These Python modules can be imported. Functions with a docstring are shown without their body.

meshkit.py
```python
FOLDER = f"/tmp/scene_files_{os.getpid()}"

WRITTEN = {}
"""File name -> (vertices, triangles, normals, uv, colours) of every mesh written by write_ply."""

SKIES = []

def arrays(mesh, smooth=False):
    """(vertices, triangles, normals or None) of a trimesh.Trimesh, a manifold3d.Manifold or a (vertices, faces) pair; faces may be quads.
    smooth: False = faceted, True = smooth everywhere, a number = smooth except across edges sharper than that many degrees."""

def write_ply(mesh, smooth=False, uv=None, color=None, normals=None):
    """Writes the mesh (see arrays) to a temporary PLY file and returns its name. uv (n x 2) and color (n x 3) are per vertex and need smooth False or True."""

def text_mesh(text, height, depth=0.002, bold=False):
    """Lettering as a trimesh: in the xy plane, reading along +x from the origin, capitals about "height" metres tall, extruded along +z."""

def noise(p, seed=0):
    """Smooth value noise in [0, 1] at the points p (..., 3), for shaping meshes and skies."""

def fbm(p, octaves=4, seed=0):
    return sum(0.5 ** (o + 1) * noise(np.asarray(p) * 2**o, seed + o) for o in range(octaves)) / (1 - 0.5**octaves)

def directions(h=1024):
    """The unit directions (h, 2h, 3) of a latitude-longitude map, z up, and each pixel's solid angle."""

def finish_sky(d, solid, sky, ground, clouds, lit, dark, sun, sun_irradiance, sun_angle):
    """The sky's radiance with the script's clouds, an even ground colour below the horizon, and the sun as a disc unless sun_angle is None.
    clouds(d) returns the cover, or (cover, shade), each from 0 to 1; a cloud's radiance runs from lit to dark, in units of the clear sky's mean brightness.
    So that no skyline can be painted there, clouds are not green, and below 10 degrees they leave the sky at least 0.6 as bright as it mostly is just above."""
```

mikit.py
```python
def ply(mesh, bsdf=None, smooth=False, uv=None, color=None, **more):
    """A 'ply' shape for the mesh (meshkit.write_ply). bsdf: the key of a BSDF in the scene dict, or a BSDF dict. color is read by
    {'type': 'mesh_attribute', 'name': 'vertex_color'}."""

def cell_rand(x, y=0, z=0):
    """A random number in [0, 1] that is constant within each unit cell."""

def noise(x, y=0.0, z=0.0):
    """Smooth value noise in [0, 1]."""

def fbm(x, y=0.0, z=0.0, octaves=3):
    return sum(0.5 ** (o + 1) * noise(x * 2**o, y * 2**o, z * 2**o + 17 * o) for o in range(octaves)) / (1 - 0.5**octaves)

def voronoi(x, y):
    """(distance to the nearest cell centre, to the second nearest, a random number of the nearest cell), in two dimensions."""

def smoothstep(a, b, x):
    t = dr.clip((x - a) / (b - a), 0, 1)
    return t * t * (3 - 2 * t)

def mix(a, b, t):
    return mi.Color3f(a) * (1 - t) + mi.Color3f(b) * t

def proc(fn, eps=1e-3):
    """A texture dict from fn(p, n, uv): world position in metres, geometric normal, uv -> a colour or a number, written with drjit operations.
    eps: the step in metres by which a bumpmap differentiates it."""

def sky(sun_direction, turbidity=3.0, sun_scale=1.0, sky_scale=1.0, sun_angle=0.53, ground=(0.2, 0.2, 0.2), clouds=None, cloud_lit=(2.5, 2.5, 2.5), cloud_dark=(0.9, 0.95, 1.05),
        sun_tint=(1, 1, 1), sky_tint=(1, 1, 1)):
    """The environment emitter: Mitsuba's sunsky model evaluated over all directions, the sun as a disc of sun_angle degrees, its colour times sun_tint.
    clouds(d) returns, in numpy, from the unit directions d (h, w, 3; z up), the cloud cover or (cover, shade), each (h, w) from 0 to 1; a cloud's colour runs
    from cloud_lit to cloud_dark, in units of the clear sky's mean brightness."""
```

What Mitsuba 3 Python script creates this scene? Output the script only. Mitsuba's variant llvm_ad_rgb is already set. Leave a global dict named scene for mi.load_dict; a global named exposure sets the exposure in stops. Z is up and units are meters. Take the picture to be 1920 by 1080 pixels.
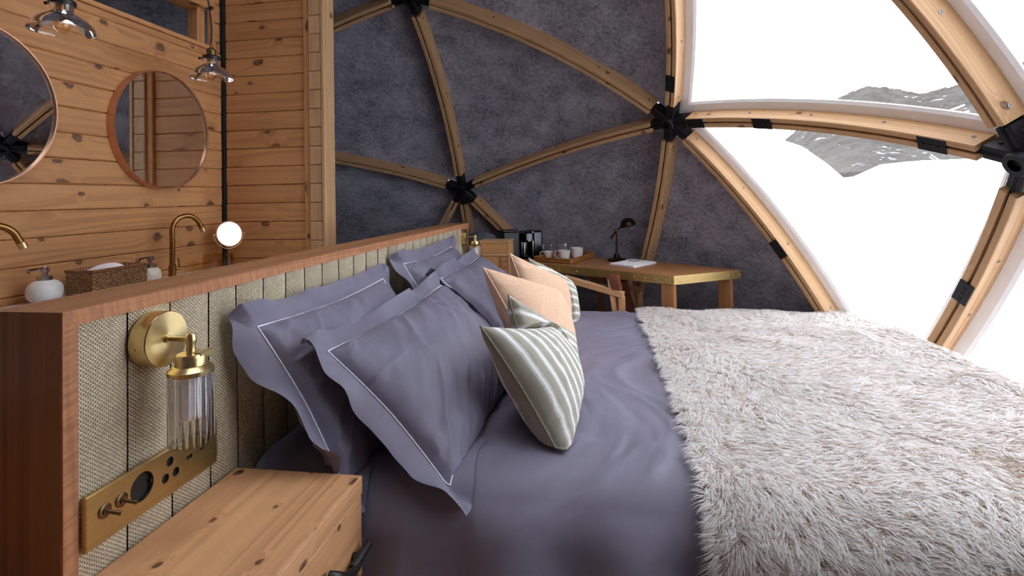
import math, random
import numpy as np, trimesh, mitsuba as mi, drjit as dr, mikit, meshkit
from mikit import noise, fbm, cell_rand, smoothstep, mix, voronoi
from scipy.spatial import ConvexHull
scene, labels = {}, {}

# ------------------------------------------------------------------ camera, sky, exposure
CAM_R = (0.9883766, 0.1509321, -0.0181979)
CAM_U = (0.0207650, -0.0154493, 0.9996650)
CAM_F = (-0.1506003, 0.9884234, 0.0184038)
EYE = (0.0, 0.0, 1.2)
scene['camera'] = {'type': 'perspective', 'fov': 87.70, 'fov_axis': 'x', 'near_clip': 0.02, 'far_clip': 3000.0,
                   'principal_point_offset_x': 0.0, 'principal_point_offset_y': 0.1758,
                   'to_world': mi.ScalarTransform4f([[-CAM_R[0], CAM_U[0], CAM_F[0], EYE[0]], [-CAM_R[1], CAM_U[1], CAM_F[1], EYE[1]],
                                                     [-CAM_R[2], CAM_U[2], CAM_F[2], EYE[2]], [0, 0, 0, 1]])}
scene['sky'] = mikit.sky((0.5, 0.3, 0.6), turbidity=4.0, sun_scale=0.0, sky_scale=1.0, ground=(0.75, 0.76, 0.8),
                         clouds=lambda d: np.ones(d.shape[:2]), cloud_lit=(2.35, 2.5, 2.75))
exposure = 3.48

# ------------------------------------------------------------------ helpers
rng = np.random.default_rng(7)
_n = {}


def nz(a):
    a = np.asarray(a, float)
    return a / np.linalg.norm(a)


def key_for(name):
    """The name itself the first time, then name_001, name_002 ..."""
    k = _n.get(name, 0)
    _n[name] = k + 1
    return name if k == 0 else f'{name}_{k:03d}'


def put(name, mesh, bsdf, parent=None, smooth=35, uv=None, label=None, cat=None, group=None, kind=None, **more):
    key = key_for(f'{parent}__{name}' if parent else name)
    if isinstance(mesh, tuple) and len(mesh) == 3:
        mesh, uv = (mesh[0], mesh[1]), mesh[2]
    if uv is not None and smooth not in (True, False):
        smooth = False
    scene[key] = mikit.ply(mesh, bsdf, smooth=smooth, uv=uv, **more)
    tag(key, label, cat, group, kind)
    return key


def tag(key, label=None, cat=None, group=None, kind=None):
    d = {a: b for a, b in (('label', label), ('category', cat), ('group', group), ('kind', kind)) if b}
    if d:
        labels.setdefault(key, {}).update(d)


def thing(name, label, cat=None, group=None, kind=None):
    key = key_for(name)
    tag(key, label, cat, group, kind)
    return key


def TM(vf):
    return vf if isinstance(vf, trimesh.Trimesh) else trimesh.Trimesh(vf[0], vf[1], process=False)


def cat_mesh(ms):
    return trimesh.util.concatenate([TM(m) for m in ms])


def place(mesh, loc=(0, 0, 0), x=None, z=None, rotz=0.0, M=None):
    """Moves a mesh: x and z are the world directions of its local x and z axes."""
    A = np.eye(3)
    if x is not None or z is not None:
        Z = nz(z) if z is not None else np.array([0, 0, 1.0])
        X = np.asarray(x, float) if x is not None else np.array([1.0, 0, 0]) if abs(Z[0]) < 0.9 else np.array([0, 1.0, 0])
        X = nz(X - Z * (X @ Z))
        A = np.stack([X, np.cross(Z, X), Z], 1)
    if rotz:
        c, s = math.cos(rotz), math.sin(rotz)
        A = A @ np.array([[c, -s, 0], [s, c, 0], [0, 0, 1]])
    if M is not None:
        A = M
    if isinstance(mesh, tuple):
        return (mesh[0] @ A.T + np.asarray(loc), mesh[1]) + tuple(mesh[2:])
    m = mesh.copy()
    m.vertices = m.vertices @ A.T + np.asarray(loc)
    return m


def cbox(lo, hi, c=0.003):
    """A box with chamfered edges."""
    lo, hi = np.minimum(lo, hi).astype(float), np.maximum(lo, hi).astype(float)
    m, h = (lo + hi) / 2, (hi - lo) / 2
    c = min(c, 0.45 * h.min())
    P = []
    for sx in (-1, 1):
        for sy in (-1, 1):
            for sz in (-1, 1):
                s = np.array([sx, sy, sz])
                for k in range(3):
                    q = h - c
                    q[k] = h[k]
                    P.append(m + s * q)
    return hull(P)


def hull(P):
    P = np.array(P, float)
    H = ConvexHull(P, qhull_options='QJ Pp')
    F = H.simplices.copy()
    n = np.cross(P[F[:, 1]] - P[F[:, 0]], P[F[:, 2]] - P[F[:, 0]])
    flip = (n * H.equations[:, :3]).sum(1) < 0
    F[flip] = F[flip][:, ::-1]
    return trimesh.Trimesh(P, F, process=False)


def wuv(mesh, L=None, seed=None):
    """Unshares the faces of a wooden piece and unwraps it in metres, u along the grain axis L (a vector)."""
    m = TM(mesh)
    V, F = np.array(m.vertices)[m.faces].reshape(-1, 3), np.arange(3 * len(m.faces)).reshape(-1, 3)
    ext = V.max(0) - V.min(0)
    L = nz(L) if L is not None else np.eye(3)[int(np.argmax(ext))]
    s = rng.random(2) * 40 if seed is None else np.array(seed, float)
    a = nz(np.cross(L, [0.31, 0.2, 0.93] if abs(L[2]) < 0.8 else [0, 1.0, 0]))
    if abs(L[2]) < 0.2:
        a = nz(np.cross([0, 0, 1.0], L))
    b = np.cross(L, a)
    n = np.cross(V[1::3] - V[::3], V[2::3] - V[::3])
    n /= np.linalg.norm(n, axis=1, keepdims=True) + 1e-20
    n = np.repeat(n, 3, 0)
    c = V.mean(0)
    u, va, vb = (V - c) @ L, (V - c) @ a, (V - c) @ b
    na, nb, nl = abs(n @ a), abs(n @ b), abs(n @ L)
    uu = np.where(nl > 0.75, va * 0.3, u)
    vv = np.where(nl > 0.75, vb, np.where(na > nb, vb + 3.37, va))
    return V, F, np.stack([uu + s[0], vv + s[1]], 1)


def tube(pts, r, sides=12, closed=False, caps=True):
    """A round tube along a polyline; r a number or one per point."""
    P = np.asarray(pts, float)
    n = len(P)
    r = np.broadcast_to(np.asarray(r, float), (n,))
    t = np.roll(P, -1, 0) - np.roll(P, 1, 0) if closed else np.gradient(P, axis=0)
    t /= np.linalg.norm(t, axis=1, keepdims=True) + 1e-12
    a = np.cross(t[0], [0, 0, 1.0] if abs(t[0][2]) < 0.9 else [1.0, 0, 0])
    A = []
    for k in range(n):
        a = nz(a - t[k] * (a @ t[k]))
        A.append(a)
    A = np.array(A)
    B = np.cross(t, A)
    th = np.arange(sides) * 2 * np.pi / sides
    V = (P[:, None] + r[:, None, None] * (np.cos(th)[None, :, None] * A[:, None] + np.sin(th)[None, :, None] * B[:, None])).reshape(-1, 3)
    F = []
    m = n if closed else n - 1
    for i in range(m):
        j = (i + 1) % n
        for k in range(sides):
            l = (k + 1) % sides
            F.append((i * sides + k, i * sides + l, j * sides + l))
            F.append((i * sides + k, j * sides + l, j * sides + k))
    if caps and not closed:
        V = np.vstack([V, P[0], P[-1]])
        for k in range(sides):
            l = (k + 1) % sides
            F.append((len(V) - 2, l, k))
            F.append((len(V) - 1, (n - 1) * sides + k, (n - 1) * sides + l))
    return trimesh.Trimesh(V, F, process=False)


def lathe(prof, sides=48, wave=None):
    """Revolves (radius, z) points about z. A radius of 0 closes the surface. wave(theta, k) scales the radii."""
    prof = np.asarray(prof, float)
    th = np.arange(sides) * 2 * np.pi / sides
    V, F, idx = [], [], []
    for k, (r, z) in enumerate(prof):
        if r < 1e-9:
            idx.append([len(V)] * sides)
            V.append((0, 0, z))
        else:
            w = np.ones(sides) if wave is None else wave(th, k)
            idx.append(list(range(len(V), len(V) + sides)))
            V += [(r * w[i] * math.cos(th[i]), r * w[i] * math.sin(th[i]), z) for i in range(sides)]
    for k in range(len(prof) - 1):
        for i in range(sides):
            j = (i + 1) % sides
            a, b, c, d = idx[k][i], idx[k][j], idx[k + 1][j], idx[k + 1][i]
            if a != b:
                F.append((a, b, c) if c != d or True else None)
            if c != d:
                F.append((a, c, d))
    F = [f for f in F if len(set(f)) == 3]
    return trimesh.Trimesh(np.array(V, float), np.array(F), process=False)


def cyl(p0, p1, r0, r1=None, sides=20):
    p0, p1 = np.asarray(p0, float), np.asarray(p1, float)
    r1 = r0 if r1 is None else r1
    L = np.linalg.norm(p1 - p0)
    return place(lathe([(0, 0), (r0, 0), (r1, L), (0, L)], sides), p0, z=p1 - p0)


def spline(pts, n=40):
    from scipy.interpolate import CubicSpline
    P = np.asarray(pts, float)
    d = np.r_[0, np.cumsum(np.linalg.norm(np.diff(P, axis=0), axis=1))]
    return CubicSpline(d, P)(np.linspace(0, d[-1], n))


def grid_faces(nu, nv):
    i, j = np.meshgrid(np.arange(nu - 1), np.arange(nv - 1), indexing='ij')
    a = (i * nv + j).ravel()
    return np.vstack([np.stack([a, a + nv, a + nv + 1], 1), np.stack([a, a + nv + 1, a + 1], 1)])


# ------------------------------------------------------------------ materials
def rgb(*c):
    return {'type': 'rgb', 'value': list(c)}


def srgb(r, g, b):
    return tuple(((c / 255 + 0.055) / 1.055) ** 2.4 if c > 10 else c / 255 / 12.92 for c in (r, g, b))


def principled(color, rough=0.5, **k):
    d = {'type': 'principled', 'base_color': rgb(*color) if isinstance(color, tuple) else color, 'roughness': rough}
    d.update(k)
    return {'type': 'twosided', 'bsdf': d}


def wood_fn(light, dark, knot, rings=60.0, warp=1.0, knots=0.6, cell=(0.34, 0.09), ksize=0.013, tone=0.18, streak=0.35):
    """Pine and its kin in uv metres: growth lines along u bent around knots, each knot a dark eye in a paler ring."""
    def f(p, n, uv):
        u, v = uv.x, uv.y
        w = 1.6 * noise(u * 0.9, v * 6.0, 3.1) + 0.5 * noise(u * 3.0, v * 16.0, 9.7)
        g = v * rings + w * 2.6 * warp
        dark_knot, halo = mi.Float(0.0), mi.Float(0.0)
        if knots > 0:
            cu, cv = dr.floor(u / cell[0]), dr.floor(v / cell[1])
            for du in (-1, 0, 1):
                for dv in (-1, 0, 1):
                    a, b = cu + du, cv + dv
                    ku = (a + 0.15 + 0.7 * cell_rand(a, b, 1)) * cell[0]
                    kv = (b + 0.2 + 0.6 * cell_rand(a, b, 2)) * cell[1]
                    size = ksize * (0.45 + 0.9 * cell_rand(a, b, 4))
                    on = dr.select(cell_rand(a, b, 3) < knots, 1.0, 0.0)
                    x, y = (u - ku) / (size * 1.5), (v - kv) / size
                    ang = noise(x * 1.5 + a * 3, y * 1.5 + b * 5, 2.0) - 0.5
                    d = dr.sqrt(x * x + y * y) * (1 + 0.5 * ang)
                    e = dr.exp(-0.28 * d * d) * on
                    g = g + e * dr.select(y > 0, 1.0, -1.0) * 2.0 * dr.exp(-0.05 * x * x)
                    dark_knot = dr.maximum(dark_knot, on * (1 - smoothstep(0.55, 1.0, d)) * (0.65 + 0.35 * noise(x * 3 + 7, y * 3, a)))
                    halo = dr.maximum(halo, on * (1 - smoothstep(1.0, 2.3, d)))
        s = 0.5 + 0.5 * dr.sin(6.2832 * g)
        s = 0.4 * s * s * (0.2 + 0.8 * noise(u * 0.8 + 9.0, v * 14.0, 5.5)) + 0.75 * smoothstep(0.42, 0.85, noise(u * 1.2, g * 1.9, 4.0))
        fine = noise(u * 9.0, v * 420.0, 1.0)
        t = dr.clip(streak * s + 0.22 * (fine - 0.3) + tone * (noise(u * 0.7, v * 3.0, 21.0) - 0.4) * 2 + 0.15 * halo, 0, 1)
        c = mix(light, dark, t)
        return mix(c, knot, dr.clip(dark_knot, 0, 1))
    return f


scene['mat_frame_wood'] = principled(mikit.proc(wood_fn(srgb(194, 156, 114), srgb(146, 102, 64), srgb(84, 54, 34), rings=55, knots=0.35, cell=(0.42, 0.1))), 0.55)
scene['mat_wall_wood'] = principled(mikit.proc(wood_fn(srgb(196, 142, 92), srgb(146, 92, 52), srgb(82, 54, 38), rings=42, knots=0.7, cell=(0.34, 0.0894), ksize=0.016)), 0.6)
scene['mat_black_steel'] = principled(srgb(38, 38, 42), 0.45, metallic=0.6)
scene['mat_screw'] = principled(srgb(150, 150, 150), 0.35, metallic=0.9)
scene['mat_pvc'] = principled(srgb(240, 241, 243), 0.5)
scene['mat_film'] = {'type': 'thindielectric', 'int_ior': 1.3}
scene['mat_seam'] = {'type': 'principledthin', 'base_color': rgb(0.9, 0.92, 0.95), 'roughness': 0.4, 'diff_trans': 1.5}
scene['mat_gap'] = principled(srgb(22, 20, 20), 0.8)


def felt_fn(p, n, uv):
    a = fbm(p.x * 9, p.y * 9, p.z * 9, 3)
    b = noise(p.x * 70, p.y * 70, p.z * 70)
    c = noise(p.x * 210, p.y * 210, p.z * 210 + 5)
    t = dr.clip(0.5 + 0.9 * (a - 0.5) + 0.55 * (b - 0.5) + 0.5 * (c - 0.5), 0, 1)
    return mix(srgb(98, 97, 108), srgb(176, 174, 186), t)


def felt_h(p, n, uv):
    return noise(p.x * 90, p.y * 90, p.z * 90) * 0.8 + 0.4 * noise(p.x * 190, p.y * 190, p.z * 190) + 2.2 * noise(p.x * 22, p.y * 22, p.z * 22)


scene['mat_felt'] = {'type': 'twosided', 'bsdf': {'type': 'bumpmap', 'arbitrary': mikit.proc(felt_h, 0.002), 'scale': 0.004,
                                                 'bsdf': {'type': 'principled', 'base_color': mikit.proc(felt_fn), 'roughness': 0.95, 'sheen': 0.3}}}
scene['mat_snow'] = principled(srgb(240, 242, 246), 0.9)


def rock_fn(p, n, uv):
    a = fbm(p.x * 0.02, p.y * 0.02, p.z * 0.05, 4)
    b = noise(p.x * 0.16, p.y * 0.16, p.z * 0.3)
    s = smoothstep(0.63, 0.70, 0.45 * a + 0.3 * b + 0.25 * noise(p.x * 0.5, p.y * 0.5, p.z * 0.9))
    c = mix((0.036, 0.032, 0.028), (0.105, 0.094, 0.081), 0.5 * noise(p.x * 0.05, p.y * 0.05, p.z * 0.08) + 0.5 * noise(p.x * 0.6, p.y * 0.6, p.z * 1.2))
    return mix(c, (0.5, 0.51, 0.53), s * 0.6)


scene['mat_rock'] = principled(mikit.proc(rock_fn), 0.95)
scene['mat_floor'] = principled(mikit.proc(wood_fn(srgb(86, 80, 76), srgb(62, 57, 54), srgb(40, 36, 34), rings=40, knots=0.3)), 0.5)

# ------------------------------------------------------------------ the dome: a two-frequency geodesic of curved boards
CN, R = np.array([-1.30645, 1.36731, 0.0]), 2.88438
LINER = R + 0.097
HUB = {k: nz(v) for k, v in {
    'top': (0, 0, 1.0), 'a0': (0.5008, 0.1088, 0.8587), 'u0': (0.8858, 0.1474, 0.4400), 'm0': (0.5966, 0.5852, 0.5492),
    'e0': (0.8903, 0.4528, 0.0485), 'd0': (0.4789, 0.8777, -0.0158), 'a1': (0.0878, 0.5632, 0.8216), 'u1': (0.1063, 0.8951, 0.4330),
    'm1': (-0.5788, 0.6089, 0.5424), 'e1': (-0.1677, 0.9858, 0), 'd1': (-0.7152, 0.6990, 0), 'a2': (-0.4711, 0.2333, 0.8507),
    'u2': (-0.8015, 0.3969, 0.4472), 'm2': (-0.8386, -0.1427, 0.5257), 'e2': (-0.9894, 0.1451, 0), 'd2': (-0.8857, -0.4642, 0),
    'a3': (-0.3675, -0.3760, 0.8507), 'u3': (-0.6252, -0.6397, 0.4472), 'm3': (-0.1234, -0.8416, 0.5257), 'e3': (-0.4437, -0.8962, 0),
    'd3': (0.1677, -0.9858, 0), 'a4': (0.2440, -0.4657, 0.8507), 'u4': (0.4152, -0.7922, 0.4472), 'm4': (0.7623, -0.3775, 0.5257),
    'e4': (0.7152, -0.6990, 0), 'd4': (0.9894, -0.1451, 0), 'f1': (0.118, 0.993, -0.02)}.items()}
TRI = []
for k in range(5):
    j, i = (k + 1) % 5, (k - 1) % 5
    a, b, u, w, m, e, d = f'a{k}', f'a{j}', f'u{k}', f'u{j}', f'm{k}', f'e{k}', f'd{k}'
    TRI += [('top', a, b), (a, u, m), (b, m, w), (a, m, b), (u, m, e), (m, w, d), (m, d, e), (u, f'd{i}', e)]
CLEAR = [{'a0', 'u0', 'm0'}, {'u0', 'm0', 'e0'}, {'u0', 'd4', 'e0'}, {'u0', 'm4', 'd4'}, {'a0', 'm4', 'u0'}, {'top', 'a0', 'a4'}]  # the panes out of view are opened to add light indoors


def slerp(a, b, t):
    w = math.acos(float(np.clip(a @ b, -1, 1)))
    t = np.asarray(t, float)[..., None]
    return (np.sin((1 - t) * w) * a + np.sin(t * w) * b) / math.sin(w)


def sph_tri(A, B, C, rad, n, bump=0.0, seed=0):
    P, idx = [], {}
    for i in range(n + 1):
        for j in range(n + 1 - i):
            idx[i, j] = len(P)
            P.append((A * (n - i - j) + B * i + C * j) / n)
    P = np.array(P)
    P /= np.linalg.norm(P, axis=1, keepdims=True)
    rr = rad
    if bump:
        rr = (rad + bump * (meshkit.fbm(P * 9.0, 3, seed) - 0.5) * 2)[:, None]
    F = []
    for i in range(n):
        for j in range(n - i):
            F.append((idx[i, j], idx[i + 1, j], idx[i, j + 1]))
            if i + j < n - 1:
                F.append((idx[i + 1, j], idx[i + 1, j + 1], idx[i, j + 1]))
    return trimesh.Trimesh(CN + P * rr, np.array(F), process=False)


dome = thing('ceiling', 'geodesic dome of curved wooden struts lined with dark grey felt over the bed', kind='structure')
edges, WIN = {}, {}
for t in TRI:
    clear = set(t) in CLEAR
    for x, y in ((t[0], t[1]), (t[1], t[2]), (t[2], t[0])):
        edges.setdefault(tuple(sorted((x, y))), []).append((t, clear))
edges[('f1', 'u1')] = []
for q, t in enumerate(TRI):
    if set(t) in CLEAR:
        w = thing(f'window_{[set(x) for x in TRI if set(x) in CLEAR].index(set(t)) + 1}', {
            ('a0', 'u0', 'm0'): 'large triangular clear film window above the long horizontal strut, overcast sky and mountain behind',
            ('u0', 'm0', 'e0'): 'triangular clear film window over the fur throw, snow field behind it',
            ('u0', 'd4', 'e0'): 'clear film window at the lower right edge beyond the leaning double strut',
            ('a0', 'm4', 'u0'): 'clear film window in the top right corner of the view'}.get(tuple(t), 'unseen triangular film window of the dome, opened to add light'), kind='structure')
        WIN[frozenset(t)] = w
        put('pane', sph_tri(*(HUB[x] for x in t), LINER, 20), 'mat_film', w, smooth=True)
        for x, y, z in ((t[0], t[1], t[2]), (t[1], t[2], t[0]), (t[2], t[0], t[1])):
            # the whitish welded border of the film, beside each strut
            ar = slerp(HUB[x], HUB[y], np.linspace(0.0, 1.0, 30))
            nrm = nz(np.cross(HUB[x], HUB[y]))
            nrm = nrm if nrm @ HUB[z] > 0 else -nrm
            rows = []
            for off, rad in ((0.0, LINER - 0.012), (0.066, LINER - 0.012), (0.078, LINER - 0.004), (0.078, LINER + 0.004), (0.0, LINER + 0.004)):
                v = ar + nrm * off / R
                rows.append(CN + v / np.linalg.norm(v, axis=1, keepdims=True) * rad)
            V = np.stack(rows + [rows[0]], 1)
            put('border_strip', (V.reshape(-1, 3), grid_faces(30, 6)), 'mat_pvc', w, smooth=False)
    else:
        vis = any(x in ('a1', 'u1', 'm0', 'd0', 'm1') for x in t)
        put('felt_panel', sph_tri(*(HUB[x] for x in t), LINER, 40 if vis else 16, 0.022 if vis else 0.012, q), 'mat_felt', dome, smooth=True)


def board(A, B, side, t0, t1, thick=0.023, gap=0.010, depth=0.094, n=26):
    """One curved board of a double strut, standing on the sphere of radius R; side is -1 or 1."""
    D = slerp(A, B, np.linspace(t0, t1, n))
    nrm = nz(np.cross(A, B)) * side
    c = 0.0025
    prof = [(gap / 2, R + depth), (gap / 2, R + c), (gap / 2 + c, R), (gap / 2 + thick - c, R), (gap / 2 + thick, R + c), (gap / 2 + thick, R + depth)]
    prof.append(prof[0])
    s = np.linspace(t0, t1, n) * math.acos(float(A @ B)) * R
    o = rng.random(2) * 40
    V, F, UV, k0, per = [], [], [], 0, 0.0
    for (l0, r0), (l1, r1) in zip(prof[:-1], prof[1:]):
        w = math.hypot(l1 - l0, r1 - r0)
        P0, P1 = CN + D * r0 + nrm * l0, CN + D * r1 + nrm * l1
        V.append(np.stack([P0, P1], 1).reshape(-1, 3))
        UV.append(np.stack([np.stack([s, s * 0 + per], 1), np.stack([s, s * 0 + per + w], 1)], 1).reshape(-1, 2) + o)
        f = grid_faces(n, 2) + k0
        F.append(f if side < 0 else f[:, ::-1])
        per += w
        k0 += 2 * n
    for e in (0, n - 1):
        P = np.array([CN + D[e] * r + nrm * l for l, r in prof[:-1]])
        V.append(P)
        UV.append(np.array([[0.02 * r, l] for l, r in prof[:-1]]) + o)
        F.append(np.array([(0, i, i + 1) for i in range(1, len(P) - 1)]) + k0)
        k0 += len(P)
    return np.vstack(V), np.vstack(F), np.vstack(UV)


def on_sphere(A, B, t, lateral=0.0, rad=R):
    d = slerp(A, B, [t])[0]
    nrm = nz(np.cross(A, B))
    return CN + d * rad + nrm * lateral, d, nrm, nz(np.cross(nrm, d))


screw = lathe([(0, 0.0), (0.0022, 0.0), (0.0035, 0.0022), (0.0065, 0.0022), (0.0065, 0.0002), (0.0075, -0.001)], 12)
hole = lathe([(0.0045, 0.0), (0.0045, 0.0012), (0, 0.0012)], 10)
VISIBLE = {('a1', 'u1'), ('a1', 'm0'), ('m0', 'u1'), ('m0', 'u0'), ('a0', 'm0'), ('a0', 'u0'), ('e0', 'm0'), ('e0', 'u0'), ('d0', 'm0'), ('d0', 'u1'), ('a1', 'm1'), ('m1', 'u1'), ('e1', 'u1'), ('f1', 'u1')}
HINGES = {('m0', 'u0'): (0.115, 0.36, 0.83), ('e0', 'm0'): (0.13, 0.5), ('e0', 'u0'): (0.14, 0.58), ('a0', 'm0'): (0.84, 0.5), ('a0', 'u0'): (0.12,)}
for (x, y), faces in edges.items():
    A, B = HUB[x], HUB[y]
    L = math.acos(float(A @ B)) * R
    st = key_for(f'{dome}__strut')
    g0, g1 = 0.125 / L, 1 - 0.125 / L
    if y == 'f1' or x == 'f1':
        g0 = 0.0
    base = 0.0
    for side in (-1, 1):
        put('board', board(A, B, side, g0, g1, n=26 if (x, y) in VISIBLE else 12), 'mat_frame_wood', st)
    if (x, y) in VISIBLE:
        window_edge = any(c for _, c in faces)
        for side in (-1, 1):
            for t in np.linspace(g0 + 0.025, g1 - 0.025, 5):
                P, d, nrm, tan = on_sphere(A, B, t, side * (0.005 + 0.023), R + 0.047)
                put('screw', place(screw if window_edge else hole, P, z=nrm * side), 'mat_screw' if window_edge else 'mat_gap', st, smooth=35)
    for t in HINGES.get((x, y), ()):
        P, d, nrm, tan = on_sphere(A, B, t, 0, R - 0.001)
        leaf = [cbox((-0.05, s * 0.004, 0), (0.05, s * 0.0265, 0.004), 0.001) for s in (-1, 1)]
        knuckle = [cyl((-0.05 + 0.026 * k, 0, 0.001), (-0.028 + 0.026 * k, 0, 0.001), 0.0045, sides=10) for k in range(4)]
        dots = [place(lathe([(0.003, 0.0), (0.0026, 0.0014), (0, 0.0016)], 8), (-0.036 + 0.024 * k, s * 0.016, 0.004)) for k in range(4) for s in (-1, 1)]
        hp = put('hinge', place(cat_mesh(leaf + knuckle), P, x=tan, z=-d), 'mat_black_steel', st, smooth=30)
nodes = {k for e in edges for k in e if k != 'f1'}
for k in sorted(nodes):
    if HUB[k][2] < 0.1:
        continue
    d = HUB[k]
    P = CN + d * R
    ms = [place(lathe([(0.02, -0.012), (0.036, -0.012), (0.038, -0.009), (0.038, 0.09), (0.0, 0.09), (0.0, 0.005), (0.028, 0.005), (0.028, -0.012)], 24), P, z=d)]
    for (x, y) in edges:
        if k in (x, y):
            o = HUB[y if x == k else x]
            t = nz(o - d * (o @ d))
            s = np.cross(d, t)
            for q in (-1, 1):
                pl = cbox((0.03, q * 0.0045, 0.008), (0.20, q * 0.001, 0.086), 0.001)
                ms.append(place(pl, P, x=t, z=d))
            ms.append(place(cbox((0.03, -0.024, 0.012), (0.118, 0.024, 0.082), 0.004), P, x=t, z=d))
            ms.append(place(lathe([(0, 0.004), (0.006, 0.004), (0.008, 0.0)], 8), P + t * 0.085 + s * 0.024 + d * 0.047, z=s))
            ms.append(place(lathe([(0, 0.004), (0.006, 0.004), (0.008, 0.0)], 8), P + t * 0.085 - s * 0.024 + d * 0.047, z=-s))
    put('hub_connector', cat_mesh(ms), 'mat_black_steel', dome, smooth=30)

# welded seams seen through the film
def seam(w, pts, width=0.03):
    pts = spline(pts, 24)
    D = pts - CN
    D /= np.linalg.norm(D, axis=1, keepdims=True)
    t = np.gradient(D, axis=0)
    s = np.cross(D, t)
    s /= np.linalg.norm(s, axis=1, keepdims=True)
    for q in (-1, 1):
        rows = [CN + D * (LINER - 0.002) + s * (q * width / 2 + o) for o in (-0.0032, 0.0032)]
        put('weld_seam', (np.stack(rows, 1).reshape(-1, 3), grid_faces(24, 2)), 'mat_seam', w, smooth=True)


seam(WIN[frozenset(('a0', 'u0', 'm0'))], [(1.183, 2.148, 1.437), (1.205, 2.049, 1.451), (1.221, 1.954, 1.465)], 0.024)
seam(WIN[frozenset(('u0', 'm0', 'e0'))], [(1.235, 2.183, 1.323), (1.301, 2.109, 1.234), (1.364, 2.032, 1.140)], 0.012)
seam(WIN[frozenset(('a0', 'm4', 'u0'))], [(1.084, 1.742, 1.738), (1.147, 1.727, 1.651), (1.184, 1.674, 1.605)], 0.03)

# ------------------------------------------------------------------ floor and outdoors
put('floor', place(lathe([(0, 0.0), (LINER + 0.02, 0.0), (LINER + 0.02, -0.1), (0, -0.1)], 64), CN), 'mat_floor', smooth=30, kind='structure', label='wooden floor under the bed, hardly seen')


def polar(fn, r, az):
    rr, aa = np.meshgrid(r, az, indexing='ij')
    x, y = rr * np.sin(aa), rr * np.cos(aa)
    return trimesh.Trimesh(np.stack([x, y, fn(rr, aa, x, y)], -1).reshape(-1, 3), grid_faces(len(r), len(az)), process=False)


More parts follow.
